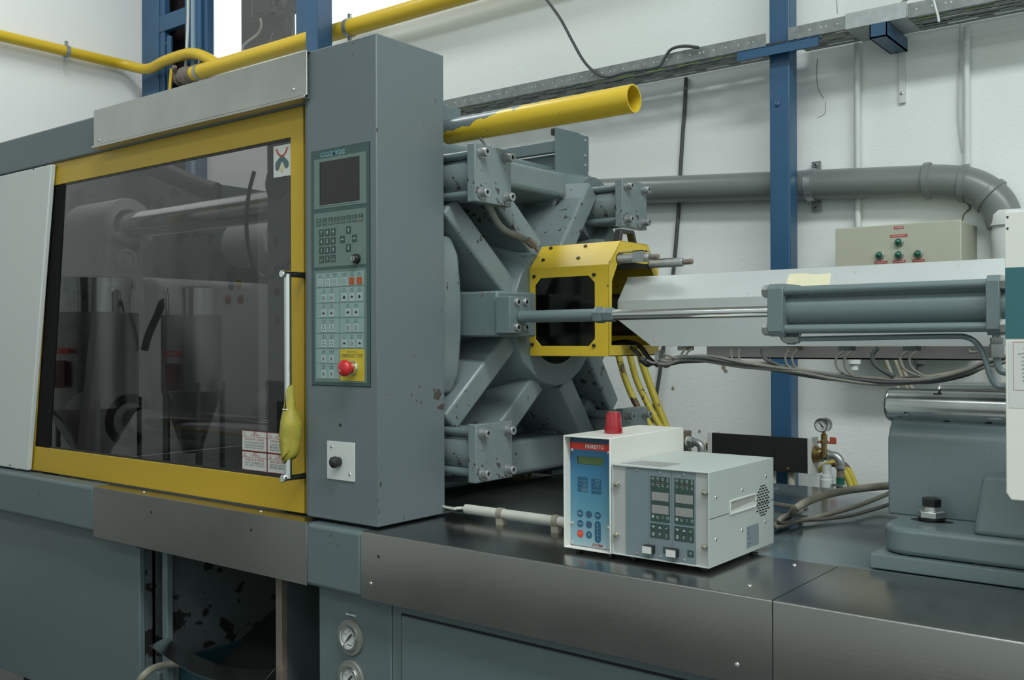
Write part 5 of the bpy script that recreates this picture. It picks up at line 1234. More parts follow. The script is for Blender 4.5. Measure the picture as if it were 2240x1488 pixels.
# stud, nuts and pocket
p = at(2038, 1140, Z=zf1); pc = (p.x, p.y)
MB().fpoly(TOP(0), [(pc[0]+.042*math.cos(a), pc[1]+.020*math.sin(a)) for a in [i*PI/12 for i in range(24)]], zf1, zf1+.0006).build('bolt_pocket', M_dark, t)
st = thing('anchor_bolt', (pc[0], pc[1], zf1), 'large anchor bolt with black hexagon head and steel nut on the cast foot', 'bolt')
MB().lathe((pc[0], pc[1], zf1+.0006), (0, 0, 1), [(0, .024), (.004, .024), (.004, .027), (.008, .027)], 32).build('washer', M_blackox, st)
MB().hexn((pc[0], pc[1], zf1+.0086), (0, 0, 1), .029, .014).build('hex_nut', M_bolt2, st, bevel=.0008)
MB().lathe((pc[0], pc[1], zf1+.0226), (0, 0, 1), [(0, .0195), (.004, .0195), (.004, .018), (.008, .018)], 28).build('washer', M_bolt2, st)
MB().hexn((pc[0], pc[1], zf1+.0306), (0, 0, 1), .0190, .018).build('bolt_head', M_blackox, st, bevel=.0008)
MB().cyl((pc[0], pc[1], zf1+.001), (pc[0], pc[1], zf1+.03), .012, n=16).build('bolt_shank', M_bolt, st)
# guide bars
GYb = yc+.045
zc_ = (at(1960, 849, Y=GYb).z+at(1960, 922, Y=GYb).z)/2; gr = (at(1960, 849, Y=GYb).z-at(1960, 922, Y=GYb).z)/2
def gbar(y, z, r_, x0, label):
    b = MB(); b.lathe((x0, y, z), (1, 0, 0), [(0, r_*.86), (.004, r_*.96), (.008, r_), (1.3, r_)], 56); return tag(b.build('guide_bar', M_chrome2), label, 'guide bar')
gbar(GYb, zc_, gr, at(1943, 885, Y=GYb).x, 'thick polished guide bar lying on the cast carriage base, oil-stained')
y2 = 2*AY-GYb; z2_ = at(2100, 836, Y=y2).z
gbar(y2, zc_+.004, gr, at(2056, 842, Y=y2).x, 'second polished guide bar further back, mostly hidden behind the front one')
b = MB().box(at(2056, 842, Y=y2).x+.06, .5, y2-.09, y2+.09, zf1, zc_-gr+.02); tag(b.build('rear_bearer', M_cyl, bevel=.004), 'grey rear bearer under the second guide bar', 'machine base')

# white cabinet at the right edge with a teal band
KX, KYf = at(2199, 780, Y=1.88).x, 1.88
t = thing('injection_cover', (KX+.3, KYf, 1.28), 'white sheet metal cover with a teal band at the right edge of the photo', 'machine cover')
zt_, zb_ = at(2198, 464, Y=KYf).z, at(2197, 1093, Y=KYf).z; z1_, z2_ = at(2199, 586, Y=KYf).z, at(2199, 741, Y=KYf).z
b = M2(M_ivory); b.plate(FRONT(KYf), [(KX+.008, zb_), (.45, zb_), (.45, zt_), (KX, zt_), (KX, zb_+.012)], [], -.02, 0, M_ivory)
b.build('cover_sheet', mat('cover_off_white', (.44, .45, .43), .38, noise=.03), t, bevel=.002)
MB().box(KX+.01, .44, KYf+.02, KYf+.04, zb_+.01, zt_-.01).build('cover_frame', M_ivory, t)
MB().fbox(FRONT(KYf), KX+.0005, .4495, z2_, z1_, 0, .0008).build('teal_band', M_teal, t)
for x, y in ((2204, 475), (2204, 500)): p = at(x, y, Y=KYf); MB().cyl((p.x, KYf-.0006, p.z), (p.x, KYf, p.z), .002, n=8).build('chip_mark', M_dark, t)
q0, q1 = at(2206, 744, Y=KYf), at(2206, 892, Y=KYf); b = M2(M_lab); Fk = FRONT(KYf)
b.fbox(Fk, q0.x, q0.x+.16, q1.z, q0.z-.002, 0, .0006, M_lab)
r0_, r1_ = at(2216, 748, Y=KYf), at(2214, 854, Y=KYf); rx1 = r0_.x+.14
for r in ((r0_.x, r0_.x+.0007, r1_.z, r0_.z), (rx1, rx1+.0007, r1_.z, r0_.z), (r0_.x, rx1, r0_.z-.0007, r0_.z), (r0_.x, rx1, r1_.z, r1_.z+.0007)): b.fbox(Fk, *r, .0006, .0008, M_redink)
b.text(Fk, '注射压力表', r0_.x+.030, r0_.z-.006, .0048, M_ink, c=.0009); b.text(Fk, 'Injection Pressure', r0_.x+.030, r0_.z-.0125, .0034, M_ink, c=.0009); b.text(Fk, 'bar', r0_.x+.011, r0_.z-.021, .003, M_ink, c=.0009)
for i in range(8):
    z = r0_.z-.020-i*.0068; b.text(Fk, str(160-20*i), r0_.x+.0165, z, .003, M_ink, c=.0009); b.fbox(Fk, r0_.x+.020, r0_.x+.09, z-.0002, z+.0002, .0006, .0008, M_ink)
for i in range(9): b.fbox(Fk, r0_.x+.0205+i*.008, r0_.x+.0207+i*.008+.0002, r0_.z-.0676, r0_.z-.018, .0006, .0008, M_ink)
b.build('pressure_chart', M_lab, t)

# ================================================================== the two controllers on the bed
def S_(x, y, Y): q = at(x, y, Y=Y); return q.x, q.z
# dryer controller
DY = 1.751
dx0, dx1 = S_(1232, 1000, DY)[0], S_(1335, 1000, DY)[0]; dzt = S_(1232, 952, DY)[1]-.0; dzb = S_(1334, 1213, DY)[1]
DD = 2.075-DY
t = thing('dryer_controller', ((dx0+dx1)/2, DY, ZB), 'narrow cream controller with blue front panel and red beacon on top', 'controller')
b = MB(); th = .0035
F = Frame((0, DY, 0), (1, 0, 0), (0, 0, 1))
b.plate(F, rect(dx0, dx1, dzb, dzt), [rect(dx0+th, dx1-th, dzb-.0+.0015, dzt-th)], -DD, 0)
b.box(dx0, dx1, DY+DD-th, DY+DD, dzb, dzt); b.build('housing', M_ivory, t, bevel=.0012)
FY = DY+.022
pz0_, pz1_ = dzb+.002, dzt-th-.0005; pa, pb_ = dx0+th+.0005, dx1-th-.0005
def D(x, y): return S_(1220+x/5.1308, 930+y/5.131, FY)
pan2 = MB().box(pa, pb_, FY, FY+.003, pz0_, pz1_).build('front_foil', M_foil, t)
F = FRONT(FY)
def lvl(y, x=110): return D(x, y)[1]
b = M2(M_dkblue); b.fbox(F, pa, pb_, lvl(187), pz1_, 0, .0006, M_dkblue); b.build('header_band', M_dkblue, pan2)
b = M2(M_redband); b.fbox(F, pa, pb_, lvl(262), lvl(187), 0, .0008, M_redband)
b.text(F, 'MORETTO', (D(312, 0)[0]+D(520, 0)[0])/2, (lvl(262)+lvl(187))/2+.0002, .0085, M_winkt, w=D(520, 0)[0]-D(312, 0)[0], c=.0009, bold=True); b.build('red_band', M_redband, pan2)
q = D(228, 348)[0], D(514, 348)[0], D(228, 430)[1], D(228, 348)[1]
b = M2(M_lcd)
fo = .004
for r in ((q[0]-fo, q[1]+fo, q[3]+fo, q[3]+fo+.0006), (q[0]-fo, q[1]+fo, q[2]-fo, q[2]-fo+.0006), (q[0]-fo, q[0]-fo+.0006, q[2]-fo, q[3]+fo), (q[1]+fo, q[1]+fo+.0006, q[2]-fo, q[3]+fo)): b.fbox(F, *r, 0, .0004, mat('foil_line', (.12, .24, .34), .5))
b.fbox(F, q[0]-.0015, q[0]+.001, q[2], q[3], 0, .001, M_dark); b.fbox(F, q[0], q[1], q[2], q[3], 0, .0008, M_lcd); b.build('display', M_lcd, pan2)
for c_, x in enumerate((226, 378)):
    for r_, (y, s_) in enumerate(zip((576, 620, 663, 707), (('', '0.1', '>>', 'NORMAL'), ('SET %', 'SET', '', ''))[c_])):
        q = D(x, y+c_*16)[0], D(x+112, y)[0], D(226, y+34+c_*9)[1], D(226, y+c_*9)[1]
        b = M2(M_blueb); b.fbox(F, *q, 0, .0005, M_blueb); b.fbox(F, q[0]+.0015, q[0]+.006, q[2]+.0015, q[3]-.0015, .0005, .0008, M_dkblue)
        if s_: b.text(F, s_, q[1]-.0085, (q[2]+q[3])/2, .003, M_keyw, c=.0008)
        b.build('indicator', M_blueb, pan2)
for i, (x, y, s_) in enumerate(((252, 990, 'MENU'), (348, 1005, '▲'), (446, 1017, 'TEST'), (250, 1105, 'I/O'), (348, 1120, '▼'), (248, 1218, 'START'), (346, 1235, ''))):
    col_ = (0, 1, 2, 0, 1, 0, 1)[i]; row = (0, 0, 0, 1, 1, 2, 2)[i]
    c_ = (D((250, 347, 446)[col_], 0)[0], D(250, 990+row*114)[1]-.0010*0)
    mt = M_redband if s_ == 'START' else M_blueb; b = M2(mt); b.fpoly(F, circ(c_[0], c_[1], .0078, 24), 0, .0008, mt)
    if s_ in ('▲', '▼'): sg = 1 if s_ == '▲' else -1; b.fpoly(F, [(c_[0]-.003, c_[1]-sg*.0025), (c_[0]+.003, c_[1]-sg*.0025), (c_[0], c_[1]+sg*.003)], .0008, .001, mat('dim_red', (.20, .03, .06), .4))
    elif s_ == 'START': b.text(F, 'START', c_[0], c_[1]+.0018, .0026, M_winkt, w=.010, c=.0011).text(F, 'STOP', c_[0], c_[1]-.0022, .0026, M_ylab, w=.009, c=.0011)
    elif s_: b.text(F, s_, c_[0], c_[1], .0028, M_winkt, w=.0105, c=.0011)
    else: b.fpoly(F, [(c_[0]-.0035, c_[1]), (c_[0], c_[1]-.0035), (c_[0]+.0035, c_[1]), (c_[0], c_[1]+.0035)], .0008, .001, M_keyw).fpoly(F, [(c_[0]-.0025, c_[1]), (c_[0], c_[1]-.0025), (c_[0]+.0025, c_[1]), (c_[0], c_[1]+.0025)], .001, .0012, M_blueb)
    b.build('button', mt, pan2)
cx = D(446, 0)[0]; za, zc_ = D(250, 1110)[1]+.004, D(250, 1235)[1]-.004; rr = .0075
b = M2(M_blueb); b.fpoly(F, [(cx+rr*math.cos(a), za+rr*math.sin(a)) for a in [i*PI/10 for i in range(11)]]+[(cx-rr*math.cos(a), zc_-rr*math.sin(a)) for a in [i*PI/10 for i in range(11)]], 0, .0008, M_blueb)
for i, s_ in enumerate('RESET'): b.text(F, s_, cx, za-.001-i*(za-zc_-.002)/4, .0032, M_winkt, c=.0011)
b.build('reset_button', M_blueb, pan2)
b = M2(M_redink); zl = lvl(1330, 90); b.fbox(F, pa, pb_, zl-.0003, zl+.0003, 0, .0004, M_redink); b.text(F, 'DVM', (D(385, 0)[0]+D(498, 0)[0])/2, zl+.0062, .0058, M_redink, w=D(498, 0)[0]-D(385, 0)[0], c=.0005, bold=True); b.build('model_lettering', M_redink, pan2)
for x, y in ((132, 275), (575, 315), (118, 1093), (570, 1153), (152, 1337), (528, 1398)):
    p = D(x, y); p = (min(max(p[0], pa+.004), pb_-.003), max(p[1], pz0_+.006)); screw(pan2, (p[0], FY, p[1]), (0, -1, 0), .0045)
for x in (dx0+.02, dx1-.02):
    for y in (DY+.03, DY+DD-.04): MB().cyl((x, y, ZB), (x, y, dzb+.001), .008, n=16).build('rubber_foot', M_black, t)
bc = at(1342, 948, Z=dzt); bx, by = bc.x, bc.y
b = MB(); R1 = .0205; b.lathe((bx, by, dzt), (0, 0, 1), [(0, R1), (.013, R1), (.014, R1*.92), (.040, R1*.84), (.046, R1*.74), (.048, R1*.55), (.0485, .001)], 36)
tag(b.build('beacon_lens', M_redl, t, smooth=40), 'red warning beacon')

# temperature controller
TY = 1.7535; tx0, tx1 = S_(1337, 1100, TY)[0], S_(1551, 1100, TY)[0]; tzt = S_(1551, 1034, TY)[1]; tzb = S_(1551, 1245, TY)[1]; TD = 2.066-TY
tx0 = max(tx0, dx1+.0015)
t = thing('temperature_controller', ((tx0+tx1)/2, TY, ZB), 'wide light grey temperature controller with two digital modules and vented side', 'controller')
b = MB(); th = .003; F = Frame((0, TY, 0), (1, 0, 0), (0, 0, 1)); zs = at(1551, 1137, Y=TY).z
b.plate(F, rect(tx0, tx1, tzb, tzt), [rect(tx0+th, tx1-th, tzb+th, tzt-th)], -TD, 0)
b.box(tx0, tx1, TY+TD-th, TY+TD, tzb, tzt); b.build('housing', M_ltgrey, t, bevel=.001)
MB().fbox(SIDE(tx1), TY, TY+TD, zs-.0005, zs+.0005, 0, .0003).build('seam_line', M_dark, t)
TF = TY+.004
def T(x, y): return S_(1330+x/6.2, 1000+y/6.2, TF)
fa, fb_ = tx0+th, tx1-th; F = FRONT(TF)
b = MB(); b.box(fa, fb_, TF, TF+.003, tzb+th, tzt-th); fp_ = b.build('front_plate', M_alufr, t)
mz0, mz1 = tzb+th+.0005, tzt-th-.0005
mods = [(T(240, 0)[0], T(548, 0)[0]), (T(548, 0)[0], T(868, 0)[0]), (T(870, 0)[0], T(1192, 0)[0])]
def seg7(b, x, z, w_, h_, c, mt):
    k = w_*.16
    for r in ((x+k, x+w_-k, z+h_-k, z+h_), (x+k, x+w_-k, z+h_/2-k/2, z+h_/2+k/2), (x+k, x+w_-k, z, z+k), (x, x+k, z+k, z+h_/2-k/2), (x, x+k, z+h_/2+k/2, z+h_-k), (x+w_-k, x+w_, z+k, z+h_/2-k/2), (x+w_-k, x+w_, z+h_/2+k/2, z+h_-k)): b.fbox(F, *r, c, c+.0003, mt)
for i, (a_, e_) in enumerate(mods):
    mo = MB().fbox(F, a_+.0003, e_-.0003, mz0, mz1, 0, .0012).build('module_front', M_modgrey, t)
    xm_ = (a_+e_)/2
    for z in (mz1-.006, mz0+.006): screw(mo, (xm_, TF-.0012, z), (0, -1, 0), .0028, M_bolt)
    if i == 0: continue
    ox = 0 if i == 1 else mods[2][0]-mods[1][0]
    def V(x, y): q = T(x, y); return q[0]+ox, q[1]
    def R_2(x0, y0, x1, y1): return V(x0, y0)[0], V(x1, y0)[0], V(582, y1)[1], V(582, y0)[1]
    q = R_2(582, 255, 840, 862); bf = M2(M_key); bf.fbox(F, *q, .0012, .0018, M_key)
    cxs = [V(x, 0)[0] for x in (612, 680, 745, 812)]
    zi = V(582, 288)[1]; zl_ = V(582, 372)[1]
    for k, cx in enumerate(cxs):
        if k == 0: bf.fbox(F, cx-.0035, cx+.0035, zi-.0012, zi+.0012, .0018, .002, M_keyw); bf.fbox(F, cx-.0022, cx+.0022, zi-.0004, zi+.0024, .0018, .002, M_keyw)
        if k == 1: bf.fpoly(F, [(cx-.003, zi+.003), (cx, zi-.004), (cx+.003, zi+.004), (cx+.002, zi+.004), (cx, zi-.002), (cx-.002, zi+.003)], .0018, .002, M_keyw)
        if k == 2: bf.fpoly(F, circ(cx, zi, .003, 8), .0018, .002, M_keyw); bf.fpoly(F, circ(cx, zi, .0018, 8), .002, .0021, M_key)
        if k == 3: bf.fbox(F, cx-.0008, cx+.0008, zi-.002, zi+.004, .0018, .002, M_keyw); bf.fpoly(F, circ(cx, zi-.003, .0018, 8), .0018, .002, M_keyw)
        bf.text(F, ('°F', '°C', '%', 'A')[k], cx, zl_, .0058, M_keyw, c=.0019)
        bf.fbox(F, cx-.002, cx+.002, zi-.0075, zi-.0065, .0018, .0019, M_redink); bf.fbox(F, cx-.002, cx+.002, zl_-.0062, zl_-.0052, .0018, .0019, mat('dim_green', (.04, .12, .06), .5))
        zk = V(582, 800)[1]
        if k == 0: bf.fpoly(F, [(cx-.002, zk-.003), (cx+.002, zk-.003), (cx+.003, zk+.001), (cx+.001, zk+.004), (cx-.001, zk+.003), (cx-.003, zk)], .0018, .002, M_keyw)
        if k == 1: bf.fbox(F, cx-.003, cx-.0022, zk-.003, zk+.003, .0018, .002, M_keyw).fbox(F, cx-.003, cx+.003, zk-.003, zk-.0022, .0018, .002, M_keyw).fpoly(F, [(cx-.002, zk-.001), (cx+.002, zk+.002), (cx+.002, zk+.001), (cx-.001, zk-.002)], .0018, .002, M_keyw)
        if k == 2: bf.text(F, 'S', cx, zk, .0052, M_keyw, c=.0019)
        if k == 3: bf.fpoly(F, circ(cx, zk, .0031, 12), .0018, .002, M_keyw).fpoly(F, circ(cx, zk, .0021, 12), .002, .0021, M_key)
        bf.fbox(F, cx-.002, cx+.002, zk-.0065, zk-.0055, .0018, .0019, MATS['dim_green'])
    dis = bf.build('display_field', M_key, mo)
    for y0, y1 in ((465, 580), (640, 755)):
        q = R_2(598, y0, 826, y1); bd = M2(M_digit); bd.fbox(F, *q, .0018, .0022, M_digit)
        w_ = (q[1]-q[0])*.22; h_ = (q[3]-q[2])*.72
        for k in range(3): seg7(bd, q[0]+(q[1]-q[0])*(.09+.31*k), q[2]+(q[3]-q[2])*.14, w_, h_, .0022, M_digit2)
        bd.build('digital_readout', M_digit, mo)
    for r_ in range(2):
        for c_ in range(3):
            q = V(577+c_*88, 0)[0], V(577+c_*88+82, 0)[0], V(577, 890+r_*100+94)[1], V(577, 890+r_*100)[1]
            b = M2(M_key); b.fbox(F, *q, .0012, .002, M_key); xm2, zm = (q[0]+q[1])/2, (q[2]+q[3])/2; h_ = .0042
            if (r_, c_) == (0, 0): b.fpoly(F, [(xm2-h_, zm+h_*.5), (xm2, zm-h_*.6), (xm2+h_, zm+h_*.5)], .002, .0022, M_keyw)
            if (r_, c_) == (0, 1): b.fpoly(F, [(xm2-h_, zm-h_*.5), (xm2+h_, zm-h_*.5), (xm2, zm+h_*.6)], .002, .0022, M_keyw)
            if (r_, c_) == (0, 2): b.fbox(F, xm2+.0022, xm2+.003, zm-.001, zm+.0035, .002, .0022, M_keyw).fbox(F, xm2-.001, xm2+.003, zm-.0014, zm-.0006, .002, .0022, M_keyw).fpoly(F, [(xm2-.0035, zm-.001), (xm2-.0005, zm-.003), (xm2-.0005, zm+.001)], .002, .0022, M_keyw)
            if (r_, c_) == (1, 0): b.fpoly(F, [(xm2-.001, zm-.0045), (xm2+.002, zm-.002), (xm2+.0032, zm+.001), (xm2+.001, zm+.0045), (xm2-.0015, zm+.004), (xm2-.003, zm+.0005)], .002, .0022, M_keyw).fpoly(F, circ(xm2, zm+.001, .0012, 8), .0022, .0023, M_key)
            if (r_, c_) == (1, 1): b.text(F, 'P', xm2, zm, .0072, M_keyw, c=.0021)
            if (r_, c_) == (1, 2): b.text(F, 'S', xm2, zm, .0072, M_keyw, c=.0021)
            b.build('key', M_key, mo)
    q = V(748, 0)[0], V(830, 0)[0], V(577, 1277)[1], V(577, 1187)[1]
    b = M2(M_key); b.fbox(F, *q, .0012, .0018, M_key); xm2, zm = (q[0]+q[1])/2, (q[2]+q[3])/2
    b.fpoly(F, circ(xm2, zm, .0024, 14), .0018, .002, M_keyw).fpoly(F, circ(xm2, zm, .0016, 14), .002, .0021, M_key).fbox(F, xm2-.0004, xm2+.0004, zm, zm+.0036, .002, .0022, M_keyw); b.build('power_symbol', M_key, mo)
    q = V(513, 0)[0], V(640, 0)[0], V(577, 1290)[1], V(577, 1192)[1]
    hd = MB().fbox(F, q[0], q[1], q[2]-.0012, q[3]+.0008, .0012, .0165).build('pull_switch', M_black, mo, bevel=.0006)
    MB().fbox(F, q[0]+.0005, q[1]-.0003, q[2], q[3]-.0008, .0165, .0175).build('switch_face', M_lab, hd)
for x, y in ((135, 365), (1325, 480), (128, 1055), (1325, 1215)):
    p = T(x, y); MB().lathe((p[0], TF, p[1]), (0, -1, 0), [(0, .0040), (.003, .0045), (.004, .0062), (.008, .0060), (.0105, .0045), (.011, .002)], 20).build('thumb_screw', mat('nickel', (.62, .58, .48), .2, 1), t)
# side: screws, recessed handle, vent slots, rating plate
Fs = SIDE(tx1)
def K(x, y): q = at(1540+x/5.722, 980+y/5.723, X=tx1); return q.y, q.z
for x, y in ((148, 620), (478, 528), (773, 355), (148, 1150), (475, 1032), (767, 925)): p = K(x, y); screw(t, (tx1, p[0], p[1]), (1, 0, 0), .0042)
h0, h1 = K(315, 660)[0], K(645, 570)[0]; hz_0, hz_1 = K(318, 845)[1], K(315, 658)[1]; bw = .004
b = MB(); b.plate(Fs, rect(h0, h1, hz_0, hz_1), [rect(h0+bw, h1-bw, hz_0+bw, hz_1-bw)], 0, .0025); b.build('recessed_handle', M_lab, t, bevel=.0008)
b = M2(M_lab); b.fbox(Fs, h0+bw, h1-bw, hz_0+bw, hz_1-bw, 0, .0003, mat('handle_recess', (.33, .33, .31), .5)); b.fpoly(Fs, [(h0+bw, hz_0+bw+.004), (h1-bw-.008, hz_0+bw+.010), (h1-bw, hz_0+bw+.004), (h1-bw, hz_0+bw), (h0+bw, hz_0+bw)], .0003, .0008, M_lab); b.build('handle_pocket', M_lab, t)
vy0, vy1 = K(650, 600)[0], K(822, 560)[0]; vz1, vz0 = K(720, 480)[1], K(720, 845)[1]
rows = 12; pat = [2, 3, 4, 5, 4, 5, 4, 5, 5, 4, 3, 2]; pitch = (vy1-vy0)/5; slots = []
pat = [2, 3, 4, 5, 4, 5, 4, 5, 4, 3, 2, 2]
for r_ in range(12):
    z = vz1-(vz1-vz0)*r_/11; n = [2, 3, 4, 5, 4, 5, 4, 5, 4, 5, 3, 2][r_]
    for k in range(n):
        y = (vy0+vy1)/2+(k-(n-1)/2)*pitch
        MB().fbox(Fs, y-pitch*.36, y+pitch*.36, z-.0016, z+.0016, 0, .0003).build('vent_slot', M_dark, t)
p0_, p1_ = K(533, 990), K(682, 940); pz0_ = K(533, 1262)[1]
b = M2(M_lab); pl2 = mat('rating_grey', (.19, .24, .26), .4); b.fbox(Fs, p0_[0], p1_[0], pz0_, p0_[1], 0, .0005, pl2)
for i, s_ in enumerate(('TYPE', 'V 230', 'SERIAL', '', '50/60 Hz 16 A', '', 'MADE IN', 'CE')):
    if s_: b.text(Fs, s_, p0_[0]+.003, p0_[1]-.004-i*.0055, .003, M_ink, c=.0006, align='L')
b.build('rating_plate', pl2, t)
q = at(1345, 1012, Z=tzt); b = MB(); P = [at(x, y, Z=tzt) for x, y in ((1358, 1014), (1405, 1008), (1490, 1015), (1450, 1022))]
b.fpoly(TOP(tzt), [(p.x, p.y) for p in P], 0, .0004); b.build('top_label', mat('top_label_grey', (.24, .25, .25), .45), t)
for x in (tx0+.03, tx1-.03):
    for y in (TY+.04, TY+TD-.04): MB().cyl((x, y, ZB), (x, y, tzb+.001), .010, n=16).build('rubber_foot', M_black, t)

# white conduit along the bed
CYc = 1.99
a_, e_ = at(1019, 1111, Z=ZB+.03), at(1262, 1146, Z=ZB+.03)
YYc = a_.y; t = thing('bed_conduit', (a_.x, YYc, ZB), 'dirty white conduit tube held by two clips on the bed', 'conduit')
ex = at(1245, 1142, Y=YYc).x; zc_ = ZB+.028
MB().pipe((a_.x, YYc, zc_), (ex-.0, YYc, zc_), .0115, .0095, 24).build('conduit_tube', M_conv, t)
for x in (1096, 1217):
    xx = at(x, 1130, Y=YYc).x; MB().pipe((xx-.008, YYc, zc_), (xx+.008, YYc, zc_), .0142, .0117, 20).box(xx-.010, xx+.010, YYc-.009, YYc+.009, ZB, zc_-.012).build('conduit_clip', M_beige, t)
b = MB(); b.tube([(-1.9, YYc+.05, zc_-.006), at(985, 1112, Z=zc_-.002), at(1000, 1112, Z=zc_), (a_.x-.005, YYc, zc_), (a_.x+.06, YYc, zc_)], .004, 8)
tag(b.build('pale_cable', M_conv), 'thin pale cable entering the white conduit beside the console', 'cable')

# ================================================================== behind the bed: water manifolds and hoses
MY = 3.40
def flowmeter(lab):
    p0, p1 = at(1557, 948, Y=MY), at(1766, 959, Y=MY); zt_, zb_ = at(1640, 952, Y=MY).z, at(1640, 1026, Y=MY).z
    t = thing('flow_manifold', ((p0.x+p1.x)/2, MY, 0), lab, 'manifold')
    x0, x1 = p0.x, p1.x; w_ = (x1-x0)/3
    for k in range(3): MB().box(x0+k*w_+.0004, x0+(k+1)*w_-.0004, MY, MY+.012, zb_, zt_).build('black_plate', M_black, t, bevel=.0004)
    MB().box(x0-.018, x0-.0005, MY-.001, MY+.07, zb_-.004, zt_+.002).build('end_block', M_lab, t, bevel=.001)
    MB().box(x1+.0005, x1+.014, MY-.001, MY+.07, zb_-.004, zt_+.002).build('end_block', M_lab, t, bevel=.001)
    MB().box(x0, x1, MY+.013, MY+.07, zb_+.02, zt_-.01).build('manifold_body', M_rust, t)
    for k in range(4):
        xx = at(1690+k*(1752-1690)/1.5 if k < 2 else 1640-(k-2)*45, 1045, Y=MY+.03).x
        g_ = MB().cyl((xx, MY+.03, .90), (xx, MY+.03, zb_+.03), .013, n=18).build('flow_tube', mat('flow_tube_plastic', (.45, .46, .36), .3), t)
        MB().lathe((xx, MY+.002, zb_+.012), (0, -1, 0), [(0, .006), (.008, .006), (.012, .004)], 12).build('knob', M_brass, g_)
    MB().box(x0-.01, x0+.01, MY+.075, YW, zb_+.02, zb_+.05).build('wall_arm', M_rust, t); MB().box(x1-.09, x1-.07, MY+.075, YW, zb_+.02, zb_+.05).build('wall_arm', M_rust, t)
    return t, x1, (zt_+zb_)/2
t, x1, zm_ = flowmeter('black fronted flow meter manifold low on the wall behind the grey controller')
MB().lathe((x1-.05, MY+.035, .5), (0, 0, 1), [(0, .02), (.45, .02)], 16).build('supply_pipe', M_pvcw, t)
# brass valve, elbow, pressure gauge, green hose
v_ = thing('shutoff_valve', (x1+.05, MY+.03, zm_), 'brass shutoff valve with red lever and galvanised elbow at the manifold end', 'valve')
MB().lathe((x1+.015, MY+.03, zm_+.005), (1, 0, 0), [(0, .030), (.012, .030), (.014, .024), (.03, .026), (.032, .018), (.034, .018)], 20).build('valve_body', M_brass, v_)
MB().lathe((x1+.049, MY+.03, zm_+.005), (1, 0, 0), [(0, .02), (.006, .02)], 20, M_pvcw).hexn((x1+.055, MY+.03, zm_+.005), (1, 0, 0), .021, .016, M_galvfit).build('union_nut', M_galvfit, v_)
b = MB(); ex = x1+.070; b.tube([(ex, MY+.03, zm_+.005), (ex+.022, MY+.03, zm_+.003), (ex+.036, MY+.03, zm_-.012), (ex+.038, MY+.03, zm_-.035)], .0150, 16)
b.lathe((ex+.038, MY+.03, zm_-.032), (0, 0, -1), [(0, .017), (.008, .018), (.010, .017)], 20); b.build('elbow', M_galvfit, v_)
p = at(1822, 965, Y=MY); b = MB(); b.box(p.x-.016, p.x+.008, MY+.010, MY+.016, p.z-.012, p.z+.012).box(x1+.03, p.x-.01, MY+.010, MY+.016, p.z-.012, p.z-.004); b.build('red_lever', mat('lever_red', (.40, .08, .05), .4), v_, bevel=.003)
b = MB(); hx_ = ex+.038; b.lathe((hx_, MY+.03, zm_-.043), (0, 0, -1), [(0, .013), (.03, .013)], 16, M_rust); b.build('hose_tail', M_rust, v_)
b = MB(); b.tube([(hx_, MY+.03, zm_-.07), (hx_, MY+.03, zm_-.2), (hx_+.003, MY+.03, .01)], .0155, 16); gh = tag(b.build('green_hose', M_hosegreen), 'green braided hose clamped below the galvanised elbow', 'hose')
for z in (zm_-.098, zm_-.135): 
    b = MB(); b.pipe((hx_, MY+.03, z-.004), (hx_, MY+.03, z+.004), .0172, .0156, 20); b.box(hx_-.026, hx_-.014, MY+.01, MY+.025, z-.004, z+.004); b.build('hose_clip', M_bolt2, gh)
gp = at(1799, 930, Y=MY-.005); 
g_ = gauge((gp.x, MY-.005, gp.z), (0, -1, 0), (1, 0, 0), .0255, 'small pressure gauge on a brass stem beside the blue post', flange=False, needle=2.2, grp=None)
MB().lathe((gp.x, MY+.012, gp.z), (0, 1, 0), [(-.012, .0255), (.012, .0255)], 28).build('gauge_case', M_galvfit, g_)
MB().lathe((gp.x, MY+.01, gp.z-.024), (0, 0, -1), [(0, .006), (.008, .006), (.010, .011), (.03, .011), (.032, .014), (.042, .014), (.043, .010), (gp.z-.024-zm_, .010)], 14).build('gauge_stem', M_brass, g_)
b = MB(); b.lathe((gp.x-.002, MY+.04, zm_-.03), (0, 0, -1), [(0, .017), (.035, .015), (.037, .022), (.05, .022), (.052, .024), (.5, .024)], 20); tag(b.build('white_standpipe', M_pvcw), 'white plastic standpipe below the small wall pressure gauge', 'pipe')
for k in range(2):
    b = MB(); o_ = k*9; b.tube([at(x+o_, y-o_*.5, Y=3.52+.03*k) for x, y in ((1790, 1030), (1815, 1015), (1838, 1022), (1852, 1042), (1862, 1070), (1866, 1110))], .011, 10)
    tag(b.build('yellow_hose', M_yhose), ['outer', 'inner'][k]+' yellow hose arching down behind the green braided hose', 'hose')
# second manifold behind the dryer controller
t = thing('flow_manifold', (-1.9, 3.2, 0), 'left manifold end with brass valve, white ring and elbow behind the cream controller', 'manifold')
ym = 3.2; p0, p1 = at(1462, 985, Y=ym), at(1493, 945, Y=ym)
MB().box(p0.x-.12, p1.x, ym, ym+.07, at(1480, 1010, Y=ym).z, p1.z).build('end_block', M_rust, t, bevel=.001)
zc_ = at(1490, 966, Y=ym).z; x1 = at(1478, 960, Y=ym-.0).x
b = MB(); yb = ym-.005; b.lathe((p1.x-.005, ym-.0, zc_), (1, 0, 0), [(0, .024), (.02, .022), (.022, .018), (.028, .018)], 20, M_brass).lathe((p1.x+.02, ym, zc_), (1, 0, 0), [(0, .021), (.006, .021)], 20, M_pvcw).hexn((p1.x+.026, ym, zc_), (1, 0, 0), .021, .016, M_galvfit); b.build('valve_body', M_brass, t)
